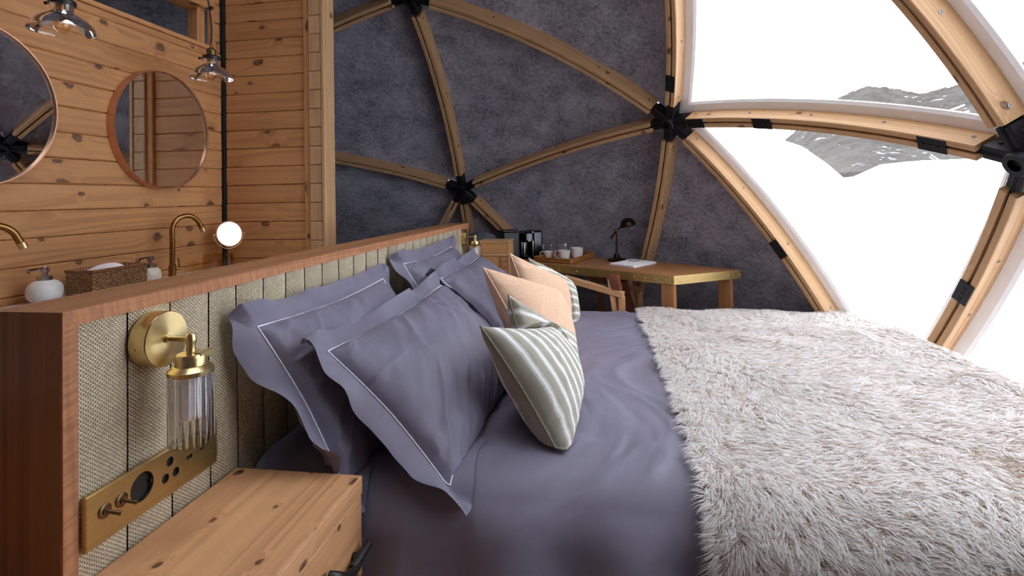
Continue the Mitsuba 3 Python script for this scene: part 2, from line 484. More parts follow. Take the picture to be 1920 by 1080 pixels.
def snow_h(r, a, x, y):
    deg = np.degrees(a)
    hill = np.interp(deg, [-180, -60, -10, 5, 14, 20, 22, 24, 26, 180], [0, 0, 9, 10, 8.6, 5.9, 4.0, 1.7, 0.8, 0.8])
    z = -0.35 + hill * np.exp(-((r - 62) / 22) ** 2) + np.interp(deg, [-180, 0, 20, 24, 26, 29, 45, 90, 180], [8, 8, 4, 5.5, 8.6, 9.5, 10, 10, 8]) * smooth_np(90, 190, r)
    p = np.stack([x * 0.05, y * 0.05, x * 0], -1)
    return z + (meshkit.fbm(p, 4, 3) - 0.5) * 1.2 * smooth_np(8, 40, r) + (meshkit.fbm(p * 8, 3, 5) - 0.5) * 0.12 * smooth_np(4, 8, r)


def smooth_np(a, b, x):
    t = np.clip((x - a) / (b - a), 0, 1)
    return t * t * (3 - 2 * t)


def mount_h(r, a, x, y):
    deg = np.degrees(a)
    crest = np.interp(deg, [-180, -20, 6, 16, 18.5, 20.3, 21.2, 23, 25.4, 27, 29, 31, 33, 36, 40, 60, 90, 180], [10, 15, 15, 26, 42, 58, 66, 72, 77, 70, 65, 68, 74, 82, 88, 95, 90, 10])
    s = np.exp(-((r - 500) / 150) ** 2)
    p = np.stack([x * 0.012, y * 0.012, x * 0], -1)
    return 1.2 - 4 + crest * s + (meshkit.fbm(p, 5, 11) - 0.5) * 30 * s + (meshkit.fbm(p * 14, 3, 13) - 0.5) * 5 * s


az = np.radians(np.linspace(-180, 180, 361))
azv = np.radians(np.r_[np.linspace(-20, 8, 30), np.linspace(8.1, 46, 420), np.linspace(47, 120, 70)])
put('snow_ground', polar(snow_h, np.r_[np.linspace(0.5, 12, 24), np.geomspace(13, 420, 70)], az)  , 'mat_snow', smooth=True, kind='structure', label='white snow field and snow bank outside the dome')
put('mountain', polar(mount_h, np.linspace(300, 700, 220), azv), 'mat_rock', smooth=True, kind='structure', label='grey rocky mountain ridge patched with snow beyond the snow field')

# ------------------------------------------------------------------ plank walls of the bathroom box
WX, PY, PITCH = -1.8, 2.384, 0.0894
wall = thing('wall_left', 'honey brown horizontal plank wall behind the washstand carrying the round mirrors', kind='structure')


def planks(parent, axis, lo, hi, face, z0, z1, phase, thick=0.022, mat='mat_wall_wood', sign=1):
    """Horizontal tongue and groove boards; axis 1: along y with the face at x = face, axis 0: along x with the face at y = face."""
    k0 = math.floor((z0 - phase) / PITCH)
    k = k0
    while phase + k * PITCH < z1 - 0.004:
        a, b = max(z0, phase + k * PITCH) + 0.0008, min(z1, phase + (k + 1) * PITCH) - 0.0008
        k += 1
        if b - a < 0.004:
            continue
        j = rng.normal() * 0.0008
        if axis == 1:
            m = cbox((face - thick, lo, a), (face + j, hi, b), 0.0042)
        else:
            m = cbox((lo, face - j, a), (hi, face + thick, b), 0.0042)
        # v restarts at each board, so that no growth line crosses a joint
        V, F, UV = wuv(m, (0, 1, 0) if axis == 1 else (1, 0, 0))
        UV[:, 1] = UV[:, 1] - UV[:, 1].min() + PITCH * rng.integers(3, 900) + 0.0004
        put('plank', (V, F, UV), mat, parent)
    return k


planks(wall, 1, -0.9, PY - 0.012, WX, 0.60, 1.927, 1.8075)
put('backing', cbox((WX - 0.05, -0.9, 0), (WX - 0.0225, PY, 1.927), 0.001), 'mat_gap', wall)
cap = thing('trim_1', 'rough wooden sill along the top of the mirror wall', kind='structure')
put('board', wuv(cbox((WX - 0.12, -0.9, 1.929), (WX + 0.004, 2.30, 1.948), 0.003)), 'mat_wall_wood', cap)
post = thing('trim_2', 'squared wooden posts and header framing the opening above the mirror wall', kind='structure')
put('post', wuv(cbox((WX - 0.085, 2.252, 1.93), (WX - 0.03, 2.30, 2.60), 0.003)), 'mat_wall_wood', post)
put('post', wuv(cbox((WX - 0.02, 2.300, 1.93), (WX + 0.003, 2.330, 2.60), 0.003)), 'mat_wall_wood', post)
put('header', wuv(cbox((WX - 0.11, -0.9, 2.122), (WX + 0.0, 2.298, 2.26), 0.003)), 'mat_wall_wood', post)
planks(post, 1, 2.332, PY - 0.012, WX - 0.004, 1.93, 2.5, 1.8075)
part = thing('wall_partition', 'plank partition standing at right angles to the mirror wall, in shade', kind='structure')
PX0, PX1 = -1.335, -1.249
planks(part, 0, WX + 0.012, PX0 - 0.032, PY, 0.6, 2.42, 1.8150, mat='mat_wall_wood')
put('backing', cbox((WX + 0.004, PY + 0.0225, 0.0), (PX0, PY + 0.05, 2.42), 0.001), 'mat_gap', part)
put('corner_dark_strip', cbox((WX - 0.03, PY - 0.012, 0.0), (WX + 0.012, PY + 0.03, 2.42), 0.001), 'mat_gap', part)  # added strip, coloured black for the dark of the corner gap
pe = thing('trim_3', 'knotty upright post with narrow battens closing the free end of the plank partition', kind='structure')
put('batten', wuv(cbox((PX0 - 0.030, PY - 0.014, 0.0), (PX0 + 0.002, PY + 0.03, 2.44), 0.003)), 'mat_wall_wood', pe)
for i in range(27):
    z0 = 1.8150 - 17 * PITCH + i * PITCH
    put('plank_end', wuv(cbox((PX0 + 0.003, PY - 0.026 + 0.0015 * rng.random(), z0 + 0.001), (PX1 - 0.020, PY + 0.06, z0 + PITCH - 0.001), 0.003), (0, 0, 1)), 'mat_frame_wood', pe)
put('batten', wuv(cbox((PX1 - 0.018, PY - 0.030, 0.0), (PX1, PY + 0.07, 2.44), 0.003)), 'mat_frame_wood', pe)

# ------------------------------------------------------------------ round mirrors
scene['mat_copper'] = principled(srgb(206, 160, 128), 0.32, metallic=0.85)
scene['mat_mirror'] = {'type': 'twosided', 'bsdf': {'type': 'conductor', 'material': 'none', 'specular_reflectance': rgb(0.8, 0.8, 0.8)}}


def round_mirror(y, z, r, label):
    t = thing('round_mirror', label, 'mirror', group=None)
    prof = [(r - 0.004, 0.012), (r - 0.004, 0.03), (r - 0.0035, 0.0315), (r, 0.032), (r + 0.0005, 0.031), (r + 0.001, 0.001), (r - 0.004, 0.001), (r - 0.004, 0.012)]
    put('frame', place(lathe(prof, 96), (WX + 0.001, y, z), z=(1, 0, 0)), 'mat_copper', t, smooth=35)
    put('glass', place(lathe([(0, 0.0), (r - 0.004, 0.0), (r - 0.004, 0.022), (0, 0.022)], 96), (WX + 0.003, y, z), z=(1, 0, 0)), 'mat_mirror', t, smooth=35)


round_mirror(1.990, 1.503, 0.2465, 'round copper rimmed wall mirror hanging next to the plank partition')
round_mirror(1.285, 1.503, 0.2465, 'round copper rimmed wall mirror cut off by the left edge of the photo')

# ------------------------------------------------------------------ pendant lamps
scene['mat_fluted_glass'] = {'type': 'dielectric', 'int_ior': 1.5}
scene['mat_clear_glass'] = {'type': 'thindielectric', 'int_ior': 1.5}
scene['mat_amber_glass'] = {'type': 'thindielectric', 'int_ior': 1.5, 'specular_transmittance': rgb(0.97, 0.84, 0.62)}
scene['mat_bronze'] = principled(srgb(120, 96, 70), 0.3, metallic=0.9)
scene['mat_black'] = principled(srgb(24, 23, 24), 0.4)
scene['mat_filament'] = {'type': 'twosided', 'bsdf': {'type': 'principled', 'base_color': rgb(0.9, 0.66, 0.35), 'roughness': 0.5}}
scene['mat_brass'] = principled(srgb(226, 202, 146), 0.3, metallic=1.0)


def pendant(x, y, z, top, label):
    """z: height of the shade's rim."""
    t = thing('pendant_lamp', label, 'lamp')
    out = [(0.079, 0.0), (0.0785, 0.006), (0.071, 0.019), (0.058, 0.032), (0.045, 0.041), (0.034, 0.047), (0.028, 0.051), (0.0265, 0.056), (0.0275, 0.066), (0.0275, 0.076)]
    put('shade', place(lathe(out[::-1] + [(0.0792, -0.0012), (0.0775, -0.0012)] + [(r - 0.0022, h + 0.0006) for r, h in out] + [out[-1]], 64), (x, y, z)), 'mat_fluted_glass', t, smooth=50)
    put('collar', place(lathe([(0, 0.074), (0.031, 0.074), (0.033, 0.077), (0.033, 0.084), (0.03, 0.088), (0.017, 0.09), (0, 0.09)], 32), (x, y, z)), 'mat_black', t)
    put('thumb_screw', cat_mesh([cyl((x - 0.033, y - 0.006, z + 0.081), (x - 0.046, y - 0.010, z + 0.081), 0.002), cyl((x - 0.042, y - 0.009, z + 0.081), (x - 0.047, y - 0.0105, z + 0.081), 0.0045)]), 'mat_black', t)
    put('socket', place(lathe([(0.0, 0.088), (0.017, 0.09), (0.0175, 0.105), (0.0185, 0.107), (0.0185, 0.111), (0.0165, 0.114), (0.012, 0.119), (0.006, 0.122), (0.0055, 0.126), (0.0038, 0.14), (0.0, 0.141)], 32), (x, y, z)), 'mat_bronze', t)
    put('bulb', place(lathe([(0.0, -0.006), (0.010, -0.004), (0.019, 0.004), (0.0225, 0.014), (0.0215, 0.026), (0.017, 0.044), (0.013, 0.062), (0.0125, 0.076)], 32), (x, y, z)), 'mat_amber_glass', t, smooth=True)
    zz = []
    for k in range(9):
        a = k / 8 * 2 * math.pi
        for h in ((0.052, 0.010) if k % 2 == 0 else (0.010, 0.052)):
            zz.append((x + 0.0085 * math.cos(a), y + 0.0085 * math.sin(a), z + h))
    put('filament', tube(zz, 0.0007, 6), 'mat_filament', t, smooth=True)
    put('stem', cyl((x, y, z + 0.03), (x, y, z + 0.074), 0.003, 0.0045), 'mat_filament', t)
    put('cord', tube(spline([(x, y, z + 0.139), (x + 0.002, y + 0.001, z + 0.19), (x - 0.003, y, z + 0.26), (x, y, top)], 16), 0.003, 8), 'mat_black', t, smooth=True)
    return t


pt = pendant(-1.5, 1.919, 1.695, 2.60, 'clear glass pendant lamp hanging on a black cord beside the partition corner')
put('cord_clip', cat_mesh([cbox((-1.522, 1.914, 1.976), (-1.488, 1.924, 1.979), 0.001), cbox((-1.506, 1.915, 1.968), (-1.494, 1.923, 1.984), 0.002)]), 'mat_black', pt)
pendant(-1.5, 1.313, 1.700, 2.60, 'clear glass pendant lamp in the top left corner, partly cut off by the frame')

# ------------------------------------------------------------------ washstand counter and what stands on it
scene['mat_counter'] = principled(srgb(190, 186, 182), 0.35)
cw = thing('washstand_counter', 'pale narrow washstand counter running between headboard and plank wall', 'counter')
put('worktop', cbox((WX + 0.002, -0.6, 0.862), (-0.945, PY - 0.032, 0.890), 0.004), 'mat_counter', cw)
put('cabinet', wuv(cbox((WX + 0.01, -0.58, 0.0), (-0.96, PY - 0.05, 0.862), 0.004), (0, 0, 1)), 'mat_wall_wood', cw)
scene['mat_ceramic'] = principled(srgb(226, 224, 222), 0.3, clearcoat=0.4)
scene['mat_cream_ceramic'] = principled(srgb(222, 212, 192), 0.35, clearcoat=0.3)
scene['mat_chrome'] = principled(srgb(200, 198, 196), 0.12, metallic=1.0)
ZC = 0.891


def soap(x, y, r, hh, label, mat):
    t = thing('soap_dispenser', label, 'soap dispenser')
    prof = [(0, 0.0)] + [(r * (1 - abs(s) ** 2.4) ** 0.42 if abs(s) < 1 else 0.55 * r, hh / 1.86 * (s + 1)) for s in np.linspace(-0.93, 0.93, 22)]
    top = prof[-1][1]
    prof = [(0, prof[1][1])] + prof[1:] + [(0.02, top), (0.0, top)]
    put('bottle', place(lathe([(a, b - prof[0][1]) for a, b in prof], 48), (x, y, ZC)), mat, t, smooth=50)
    b = ZC + top - prof[0][1]
    put('pump', place(cat_mesh([lathe([(0, -0.003), (0.0215, -0.003), (0.0215, 0.012), (0.019, 0.014), (0, 0.014)], 32), lathe([(0.0075, 0.012), (0.0075, 0.03), (0, 0.03)], 20),
                                lathe([(0, 0.026), (0.0125, 0.026), (0.013, 0.028), (0.013, 0.040), (0.0115, 0.042), (0, 0.042)], 28),
                                cbox((-0.006, -0.055, 0.0335), (0.006, 0.0, 0.041), 0.002), cbox((-0.0045, -0.055, 0.025), (0.0045, -0.047, 0.037), 0.001)]), (x, y, b)), 'mat_chrome', t, smooth=35)


soap(-1.722, 1.449, 0.047, 0.072, 'round white ceramic soap dispenser with chrome pump, left of the woven basket', 'mat_ceramic')
soap(-1.700, 1.830, 0.038, 0.062, 'cream soap dispenser with chrome pump half hidden behind the woven basket', 'mat_cream_ceramic')


def wicker_fn(p, n, uv):
    u, v = uv.x / 0.0095, uv.y / 0.0064
    row = dr.floor(v)
    ph = u + 0.5 * (row - 2 * dr.floor(row / 2))
    fu, fv = ph - dr.floor(ph), v - row
    rib = smoothstep(0.05, 0.35, fu) * (1 - smoothstep(0.7, 0.98, fu)) * smoothstep(0.02, 0.3, fv) * (1 - smoothstep(0.72, 0.98, fv))
    k = cell_rand(dr.floor(ph), row, 3)
    return mix(srgb(52, 30, 18), mix(srgb(164, 110, 66), srgb(214, 160, 108), k), rib)


def wicker_h(p, n, uv):
    u, v = uv.x / 0.0095, uv.y / 0.0064
    row = dr.floor(v)
    ph = u + 0.5 * (row - 2 * dr.floor(row / 2))
    fu, fv = ph - dr.floor(ph), v - row
    return dr.sqrt(dr.maximum(0, dr.sin(3.14159 * fu) * dr.sin(3.14159 * fv)))


scene['mat_wicker'] = {'type': 'twosided', 'bsdf': {'type': 'bumpmap', 'arbitrary': mikit.proc(wicker_h, 0.0005), 'scale': 0.0025, 'bsdf': {'type': 'principled', 'base_color': mikit.proc(wicker_fn), 'roughness': 0.5}}}
bk = thing('wicker_basket', 'rectangular brown woven basket on the washstand between the two soap dispensers', 'basket')
BX0, BX1, BY0, BY1, BZ = -1.690, -1.590, 1.487, 1.702, 0.093
w4 = [cbox((BX1 - 0.008, BY0, ZC), (BX1, BY1, ZC + BZ), 0.002), cbox((BX0, BY0, ZC), (BX0 + 0.008, BY1, ZC + BZ), 0.002),
      cbox((BX0, BY0, ZC), (BX1, BY0 + 0.008, ZC + BZ), 0.002), cbox((BX0, BY1 - 0.008, ZC), (BX1, BY1, ZC + BZ), 0.002)]
for m, a in zip(w4, ((0, 1, 0), (0, 1, 0), (1, 0, 0), (1, 0, 0))):
    put('side', wuv(m, a), 'mat_wicker', bk)
put('bottom', cbox((BX0, BY0, ZC), (BX1, BY1, ZC + 0.008), 0.002), 'mat_bronze', bk)
put('rim', tube([(BX0, BY0, ZC + BZ), (BX1, BY0, ZC + BZ), (BX1, BY1, ZC + BZ), (BX0, BY1, ZC + BZ)], 0.0045, 8, closed=True), 'mat_wicker_plain', bk, smooth=30)
scene['mat_wicker_plain'] = principled(srgb(128, 82, 48), 0.5)
scene['mat_cloth_white'] = principled(srgb(232, 230, 230), 0.85)
scene['mat_cloth_navy'] = principled(srgb(34, 36, 52), 0.9)
tw = spline([(0, 0, 0), (0.0, 0.02, 0.022), (0, 0.07, 0.036), (0, 0.115, 0.03), (0, 0.13, 0.0)], 20)
V = np.stack([tw + np.array([dx, 0, -0.012 * abs(dx / 0.035) ** 2]) for dx in np.linspace(-0.036, 0.036, 7)], 1)
put('folded_washcloth', place((V.reshape(-1, 3), grid_faces(20, 7)), (-1.640, 1.515, ZC + BZ - 0.022)), 'mat_cloth_white', smooth=True, cat='cloth', label='white folded cloth rising out of the woven basket')
tv = [[(x, y, ZC + 0.002 + 0.018 * math.sin(math.pi * min(1, max(0, (y - 1.52) / 0.33))) ** 0.5 + 0.004 * math.sin(9 * y * 6 + x * 30)) for y in np.linspace(1.52, 1.88, 26)] for x in np.linspace(-1.585, -1.43, 10)]
put('hand_towel', (np.array(tv).reshape(-1, 3), grid_faces(10, 26)), 'mat_cloth_navy', smooth=True, cat='towel', label='dark navy towel lying flat in front of the woven basket')


def tap(x, y, label, k=1.0):
    t = thing('basin_tap', label, 'tap')
    put('base', place(lathe([(0, 0), (0.022, 0), (0.022, 0.004), (0.014, 0.007), (0.0135, 0.052), (0.010, 0.056), (0.0, 0.056)], 28), (x, y, ZC)), 'mat_antique_brass', t)
    d = nz(np.array([0.36, 0.93, 0]))
    q = np.array([x, y, ZC])
    arc = [(0, 0.05), (0, 0.10), (0.0, 0.175)] + [(0.058 * (1 - math.cos(a)), 0.195 + 0.058 * math.sin(a)) for a in np.linspace(0.15, math.pi - 0.35, 12)] + [(0.122, 0.196)]
    put('spout', tube(spline([q + d * a + np.array([0, 0, h]) for a, h in arc], 48), 0.0100, 14), 'mat_antique_brass', t, smooth=True)
    e = q + d * 0.122 + np.array([0, 0, 0.196])
    put('aerator', place(lathe([(0, -0.014), (0.0118, -0.014), (0.0118, 0.004), (0, 0.004)], 20), e, z=(d[0] * -0.4, d[1] * -0.4, 0.92)), 'mat_brass', t)
    put('handle', cat_mesh([tube([q + np.array([0.0, 0.008, 0.036]), q + np.array([0.012, 0.034, 0.036])], 0.0065, 12), tube([q + np.array([0.010, 0.026, 0.04]), q + np.array([0.008, 0.022, 0.082])], [0.0035, 0.0025], 10)]), 'mat_antique_brass', t, smooth=35)


scene['mat_antique_brass'] = principled(srgb(150, 112, 62), 0.3, metallic=1.0)
tap(-1.715, 1.958, 'antique brass gooseneck tap standing behind the headboard between basket and vanity mirror')
tap(-1.715, 1.225, 'antique brass gooseneck tap at the left edge, only its spout tip in view')

gl = thing('drinking_glass', 'amber tinted glass tumbler on the washstand between tap and vanity mirror', 'glass')
scene['mat_amber_tumbler'] = {'type': 'thindielectric', 'int_ior': 1.5, 'specular_transmittance': rgb(0.74, 0.6, 0.36)}
put('body', place(lathe([(0, 0.004), (0.030, 0.004), (0.033, 0.0), (0.034, 0.006), (0.034, 0.078)], 40), (-1.70, 2.165, ZC)), 'mat_amber_tumbler', gl, smooth=40)
g2 = thing('drinking_glass', 'second amber tinted tumbler right beside the vanity mirror stem', 'glass')
put('body', place(lathe([(0, 0.004), (0.026, 0.004), (0.028, 0.0), (0.029, 0.006), (0.029, 0.075)], 40), (-1.66, 2.215, ZC)), 'mat_amber_tumbler', g2, smooth=40)

vm = thing('vanity_mirror', 'small round brass vanity mirror on a thin stem, bright with reflected sky', 'mirror')
vc, vn = np.array([-1.70, 2.285, 1.048]), nz(np.array([0.875, -0.461, 0.147]))
put('mirror_disc', place(lathe([(0, -0.004), (0.056, -0.004), (0.056, 0.0035), (0, 0.0035)], 56), vc, z=vn), 'mat_mirror', vm)
put('rim', place(trimesh.creation.torus(0.0585, 0.0042, 64, 10), vc, z=vn), 'mat_copper', vm, smooth=True)
side = nz(np.cross((0, 0, 1), vn))
yoke = [vc + side * 0.068 * math.cos(a) + np.array([0, 0, 0.068 * math.sin(a)]) for a in np.linspace(math.pi, 2 * math.pi, 33)]
put('yoke', tube(yoke, 0.0022, 8), 'mat_brass', vm, smooth=True)
for s in (-1, 1):
    put('pivot', tube([vc + side * s * 0.058, vc + side * s * 0.075], 0.0032, 8), 'mat_brass', vm)
put('stem', tube([vc - np.array([0, 0, 0.068]), np.array([vc[0], vc[1], ZC])], 0.0026, 8), 'mat_brass', vm, smooth=True)
put('base', place(lathe([(0, 0), (0.05, 0), (0.05, 0.004), (0.004, 0.008), (0, 0.008)], 32), (vc[0], vc[1], ZC)), 'mat_brass', vm)

# ------------------------------------------------------------------ headboard
HX, HY0, HY1, HB, HT = -0.8, 0.699, 3.362, -0.935, 1.036
_sawn = wood_fn(srgb(180, 124, 86), srgb(132, 84, 54), srgb(76, 46, 30), rings=70, knots=0.25, cell=(0.5, 0.1), ksize=0.01, tone=0.25)


def sawn_fn(p, n, uv):
    k = noise(uv.x * 210.0 + uv.y * 30.0, uv.y * 22.0, 6.0)
    return _sawn(p, n, uv) * (0.82 + 0.36 * k)


scene['mat_headboard'] = principled(mikit.proc(sawn_fn), 0.75)
hb = thing('headboard', 'long bed headboard of rough reddish boards filled with upright woven webbing straps', 'headboard')
T = 0.0245


def mitred(pts_in, pts_out, seed):
    return hull(pts_in + pts_out)


def prism(poly, axis, a, b):
    """Extrudes a convex polygon of (p, q) along an axis."""
    out = []
    for s in (a, b):
        for p, q in poly:
            v = [p, q]
            v.insert(axis, s)
            out.append(v)
    return hull(out)


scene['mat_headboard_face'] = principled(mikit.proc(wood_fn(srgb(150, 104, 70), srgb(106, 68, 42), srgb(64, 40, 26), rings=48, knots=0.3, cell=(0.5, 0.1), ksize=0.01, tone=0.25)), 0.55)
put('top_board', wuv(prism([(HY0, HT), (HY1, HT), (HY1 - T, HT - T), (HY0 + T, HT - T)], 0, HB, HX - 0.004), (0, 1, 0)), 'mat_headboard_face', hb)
put('front_edging', wuv(prism([(HY0, HT), (HY1, HT), (HY1 - T, HT - T), (HY0 + T, HT - T)], 0, HX - 0.0038, HX), (0, 1, 0)), 'mat_headboard', hb, label='rough sawn paler edging')
put('end_board', wuv(prism([(HY0, HT - 0.0006), (HY0 + T, HT - T - 0.0006), (HY0 + T, 0.0), (HY0, 0.0)], 0, HX - 0.004, HX + 0.0004), (0, 0, 1)), 'mat_headboard', hb)
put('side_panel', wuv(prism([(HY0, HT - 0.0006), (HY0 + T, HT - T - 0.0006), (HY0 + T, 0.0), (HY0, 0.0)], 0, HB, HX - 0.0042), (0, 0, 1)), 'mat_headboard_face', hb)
put('end_board', wuv(prism([(HY1, HT - 0.0006), (HY1 - T, HT - T - 0.0006), (HY1 - T, 0.0), (HY1, 0.0)], 0, HB, HX + 0.0004), (0, 0, 1)), 'mat_headboard', hb)
put('back_panel', wuv(cbox((HB + 0.002, HY0 + T, 0), (HX - 0.022, HY1 - T, HT - T), 0.001), (0, 1, 0)), 'mat_headboard', hb)


def web_parts(uv):
    u, v = uv.x / 0.0078, uv.y / 0.0036
    row = dr.floor(v)
    ph = u + 0.5 * (row - 2 * dr.floor(row / 2))
    return ph, v, row


def web_fn(p, n, uv):
    ph, v, row = web_parts(uv)
    fu, fv = ph - dr.floor(ph), v - row
    m = smoothstep(0.0, 0.2, fu) * (1 - smoothstep(0.72, 0.95, fu)) * smoothstep(0.0, 0.25, fv) * (1 - smoothstep(0.75, 1.0, fv))
    k = 0.8 * cell_rand(dr.floor(ph), row, 2) + 0.4 * noise(uv.x * 40, uv.y * 25, 3)
    return mix(srgb(84, 72, 54), mix(srgb(198, 182, 152), srgb(230, 214, 184), k), 0.12 + 0.88 * m)


def web_h(p, n, uv):
    ph, v, row = web_parts(uv)
    fu, fv = ph - dr.floor(ph), v - row
    return dr.sqrt(dr.maximum(0, dr.sin(3.14159 * fu) * dr.sin(3.14159 * fv)))


scene['mat_webbing'] = {'type': 'twosided', 'bsdf': {'type': 'bumpmap', 'arbitrary': mikit.proc(web_h, 0.0003), 'scale': 0.0012, 'bsdf': {'type': 'principled', 'base_color': mikit.proc(web_fn), 'roughness': 0.85}}}
ys = np.r_[0.7235, np.array([0.822, 0.92, 1.021, 1.112, 1.21, 1.31, 1.403, 1.502, 1.605, 1.713, 1.812, 1.917, 2.018]), np.arange(2.117, 3.30, 0.0987), 3.337]
zg = np.linspace(0.28, HT - T, 40)
for i in range(len(ys) - 1):
    a, b = ys[i], ys[i + 1] + 0.004
    wob0, wob1 = (meshkit.noise(np.stack([zg * 3.5, zg * 0 + k * 7.3, zg * 0], 1), 5) - 0.5 for k in (i, i + 1))
    rows = []
    for s in np.linspace(0, 1, 9):
        y = a + (b - a) * s + (wob0 * (1 - s) + wob1 * s) * 0.007
        x = HX - 0.0045 - 0.0085 * s ** 6 + 0.0022 * math.sin(math.pi * s) - (0.004 * (1 - s) ** 5 if i else 0.0)
        rows.append(np.stack([np.full_like(zg, x) + 0.0015 * (meshkit.noise(np.stack([zg * 4, zg * 0 + y * 9, zg * 0], 1), 9) - 0.5), np.clip(y, HY0 + T, HY1 - T), zg], 1))
    V = np.stack(rows, 0)
    uvs = np.stack([np.broadcast_to(np.linspace(0, b - a, 9)[:, None], V.shape[:2]) + i * 0.37, np.broadcast_to(zg[None], V.shape[:2])], -1)
    put('webbing_strap', (V.reshape(-1, 3), grid_faces(9, 40), uvs.reshape(-1, 2)), 'mat_webbing', hb, smooth=True)

# ------------------------------------------------------------------ wall lights on the headboard
scene['mat_bulb'] = {'type': 'twosided', 'bsdf': {'type': 'plastic', 'diffuse_reflectance': rgb(0.92, 0.92, 0.94)}}


scene['mat_brass_turned'] = principled(srgb(226, 202, 146), 0.36, metallic=1.0, anisotropic=0.85)


def sconce(y, z, label):
    t = thing('wall_lamp', label, 'wall lamp')
    r = 0.0495
    put('wall_plate', place(lathe([(0, 0.0), (r, 0.0), (r + 0.0003, 0.03), (r - 0.0008, 0.0318), (0.006, 0.0325), (0, 0.0325)], 72), (HX - 0.003, y, z), z=(1, 0, 0)), 'mat_brass', t)
    th, rr = np.linspace(0, 2 * np.pi, 97), np.linspace(0.0062, r - 0.0012, 8)
    TH, RR = np.meshgrid(th, rr, indexing='ij')
    fv = np.stack([np.full_like(TH, HX - 0.003 + 0.0328), y + RR * np.cos(TH), z + RR * np.sin(TH)], -1).reshape(-1, 3)
    put('turned_face', (fv, grid_faces(97, 8)[:, ::-1], np.stack([TH / 6.2832, RR * 5], -1).reshape(-1, 2)), 'mat_brass_turned', t, smooth=False)
    put('set_screw', cyl((HX + 0.008, y - r + 0.001, z - 0.008), (HX + 0.008, y - r - 0.0015, z - 0.008), 0.0026, sides=10), 'mat_brass', t)
    lx = -0.7225
    put('arm', cat_mesh([cyl((HX + 0.029, y, z), (HX + 0.034, y, z), 0.0068), cyl((HX + 0.03, y, z), (lx, y, z), 0.0045)]), 'mat_brass', t)
    q = (lx, y, 0.0)
    put('knuckle', place(lathe([(0, z + 0.0125), (0.004, z + 0.0118), (0.0078, z + 0.008), (0.0092, z + 0.001), (0.0085, z - 0.005), (0.0074, z - 0.010), (0.0078, z - 0.026), (0, z - 0.026)][::-1], 28), q), 'mat_brass', t)
    put('cap', place(lathe([(0, z - 0.060), (0.0372, z - 0.060), (0.0378, z - 0.052), (0.030, z - 0.0455), (0.0262, z - 0.044), (0.0255, z - 0.030), (0.0225, z - 0.0245), (0.0, z - 0.024)], 48), q), 'mat_brass', t)
    put('lever', place(cbox((0.010, -0.006, z - 0.034), (0.024, 0.03, z - 0.0225), 0.001), (lx, y, 0)), 'mat_brass', t)
    n = 22
    flute = lambda th, k: 1 + 0.075 * np.abs(np.cos(n / 2 * th))  # noqa: E731
    zs = np.linspace(z - 0.056, 0.772 + (z - 0.953), 6)
    outer = lambda th, k: flute(th, k) if k < len(zs) else np.ones_like(th)  # noqa: E731
    put('glass_shade', place(lathe([(0.0352, h) for h in zs[::-1]] + [(0.0322, h) for h in zs] + [(0.0352, zs[-1])][:0], 216, outer), q), 'mat_fluted_glass', t, smooth=60)
    put('bulb', place(lathe([(0, 0.0), (0.008, 0.001), (0.0165, 0.006), (0.0185, 0.014), (0.0185, 0.07), (0.014, 0.085), (0.0, 0.087)], 32), (lx, y, z - 0.145)), 'mat_bulb', t, smooth=True)
    return t


sconce(0.8665, 0.953, 'near brass wall lamp with fluted glass tube above the socket plate')
sconce(3.205, 0.957, 'far brass wall lamp with glass tube at the distant end of the headboard')

# ------------------------------------------------------------------ socket plate
sp = thing('socket_plate', 'long brushed brass switch and socket plate on the webbing beside the nightstand', 'socket plate')
PXF = -0.7895
import manifold3d as m3


def mani(m):
    return m3.Manifold(m3.Mesh(np.asarray(m.vertices, np.float32), np.asarray(m.faces, np.uint32)))


plate = mani(cbox((PXF - 0.009, 0.7255, 0.656), (PXF, 1.0195, 0.7425), 0.0022))
cut = lambda y, z, r, d=0.0075: m3.Manifold.cylinder(d + 0.01, r, r, 40).rotate((0, 90, 0)).translate((PXF - d, y, z))  # noqa: E731
holes = [(0.831, 0.705, 0.0243)] + [(0.893, 0.7185, 0.0084), (0.882, 0.6925, 0.0084), (0.907, 0.6930, 0.0084)]
for h in holes:
    plate = plate - cut(*h)
for y, z, a, b in ((0.941, 0.704, 0.0072, 0.0038), (0.975, 0.705, 0.0058, 0.0022)):
    plate = plate - m3.Manifold.cube((0.02, 2 * a, 2 * b), True).translate((PXF, y, z))
put('plate', plate, 'mat_brushed_brass', sp, smooth=30)


def brushed_fn(p, n, uv):
    k = noise(p.y * 3, p.z * 900, 3.0) * 0.5 + 0.5 * fbm(p.x * 30, p.y * 14, p.z * 18, 3)
    return mix(srgb(172, 142, 88), srgb(206, 176, 118), k)


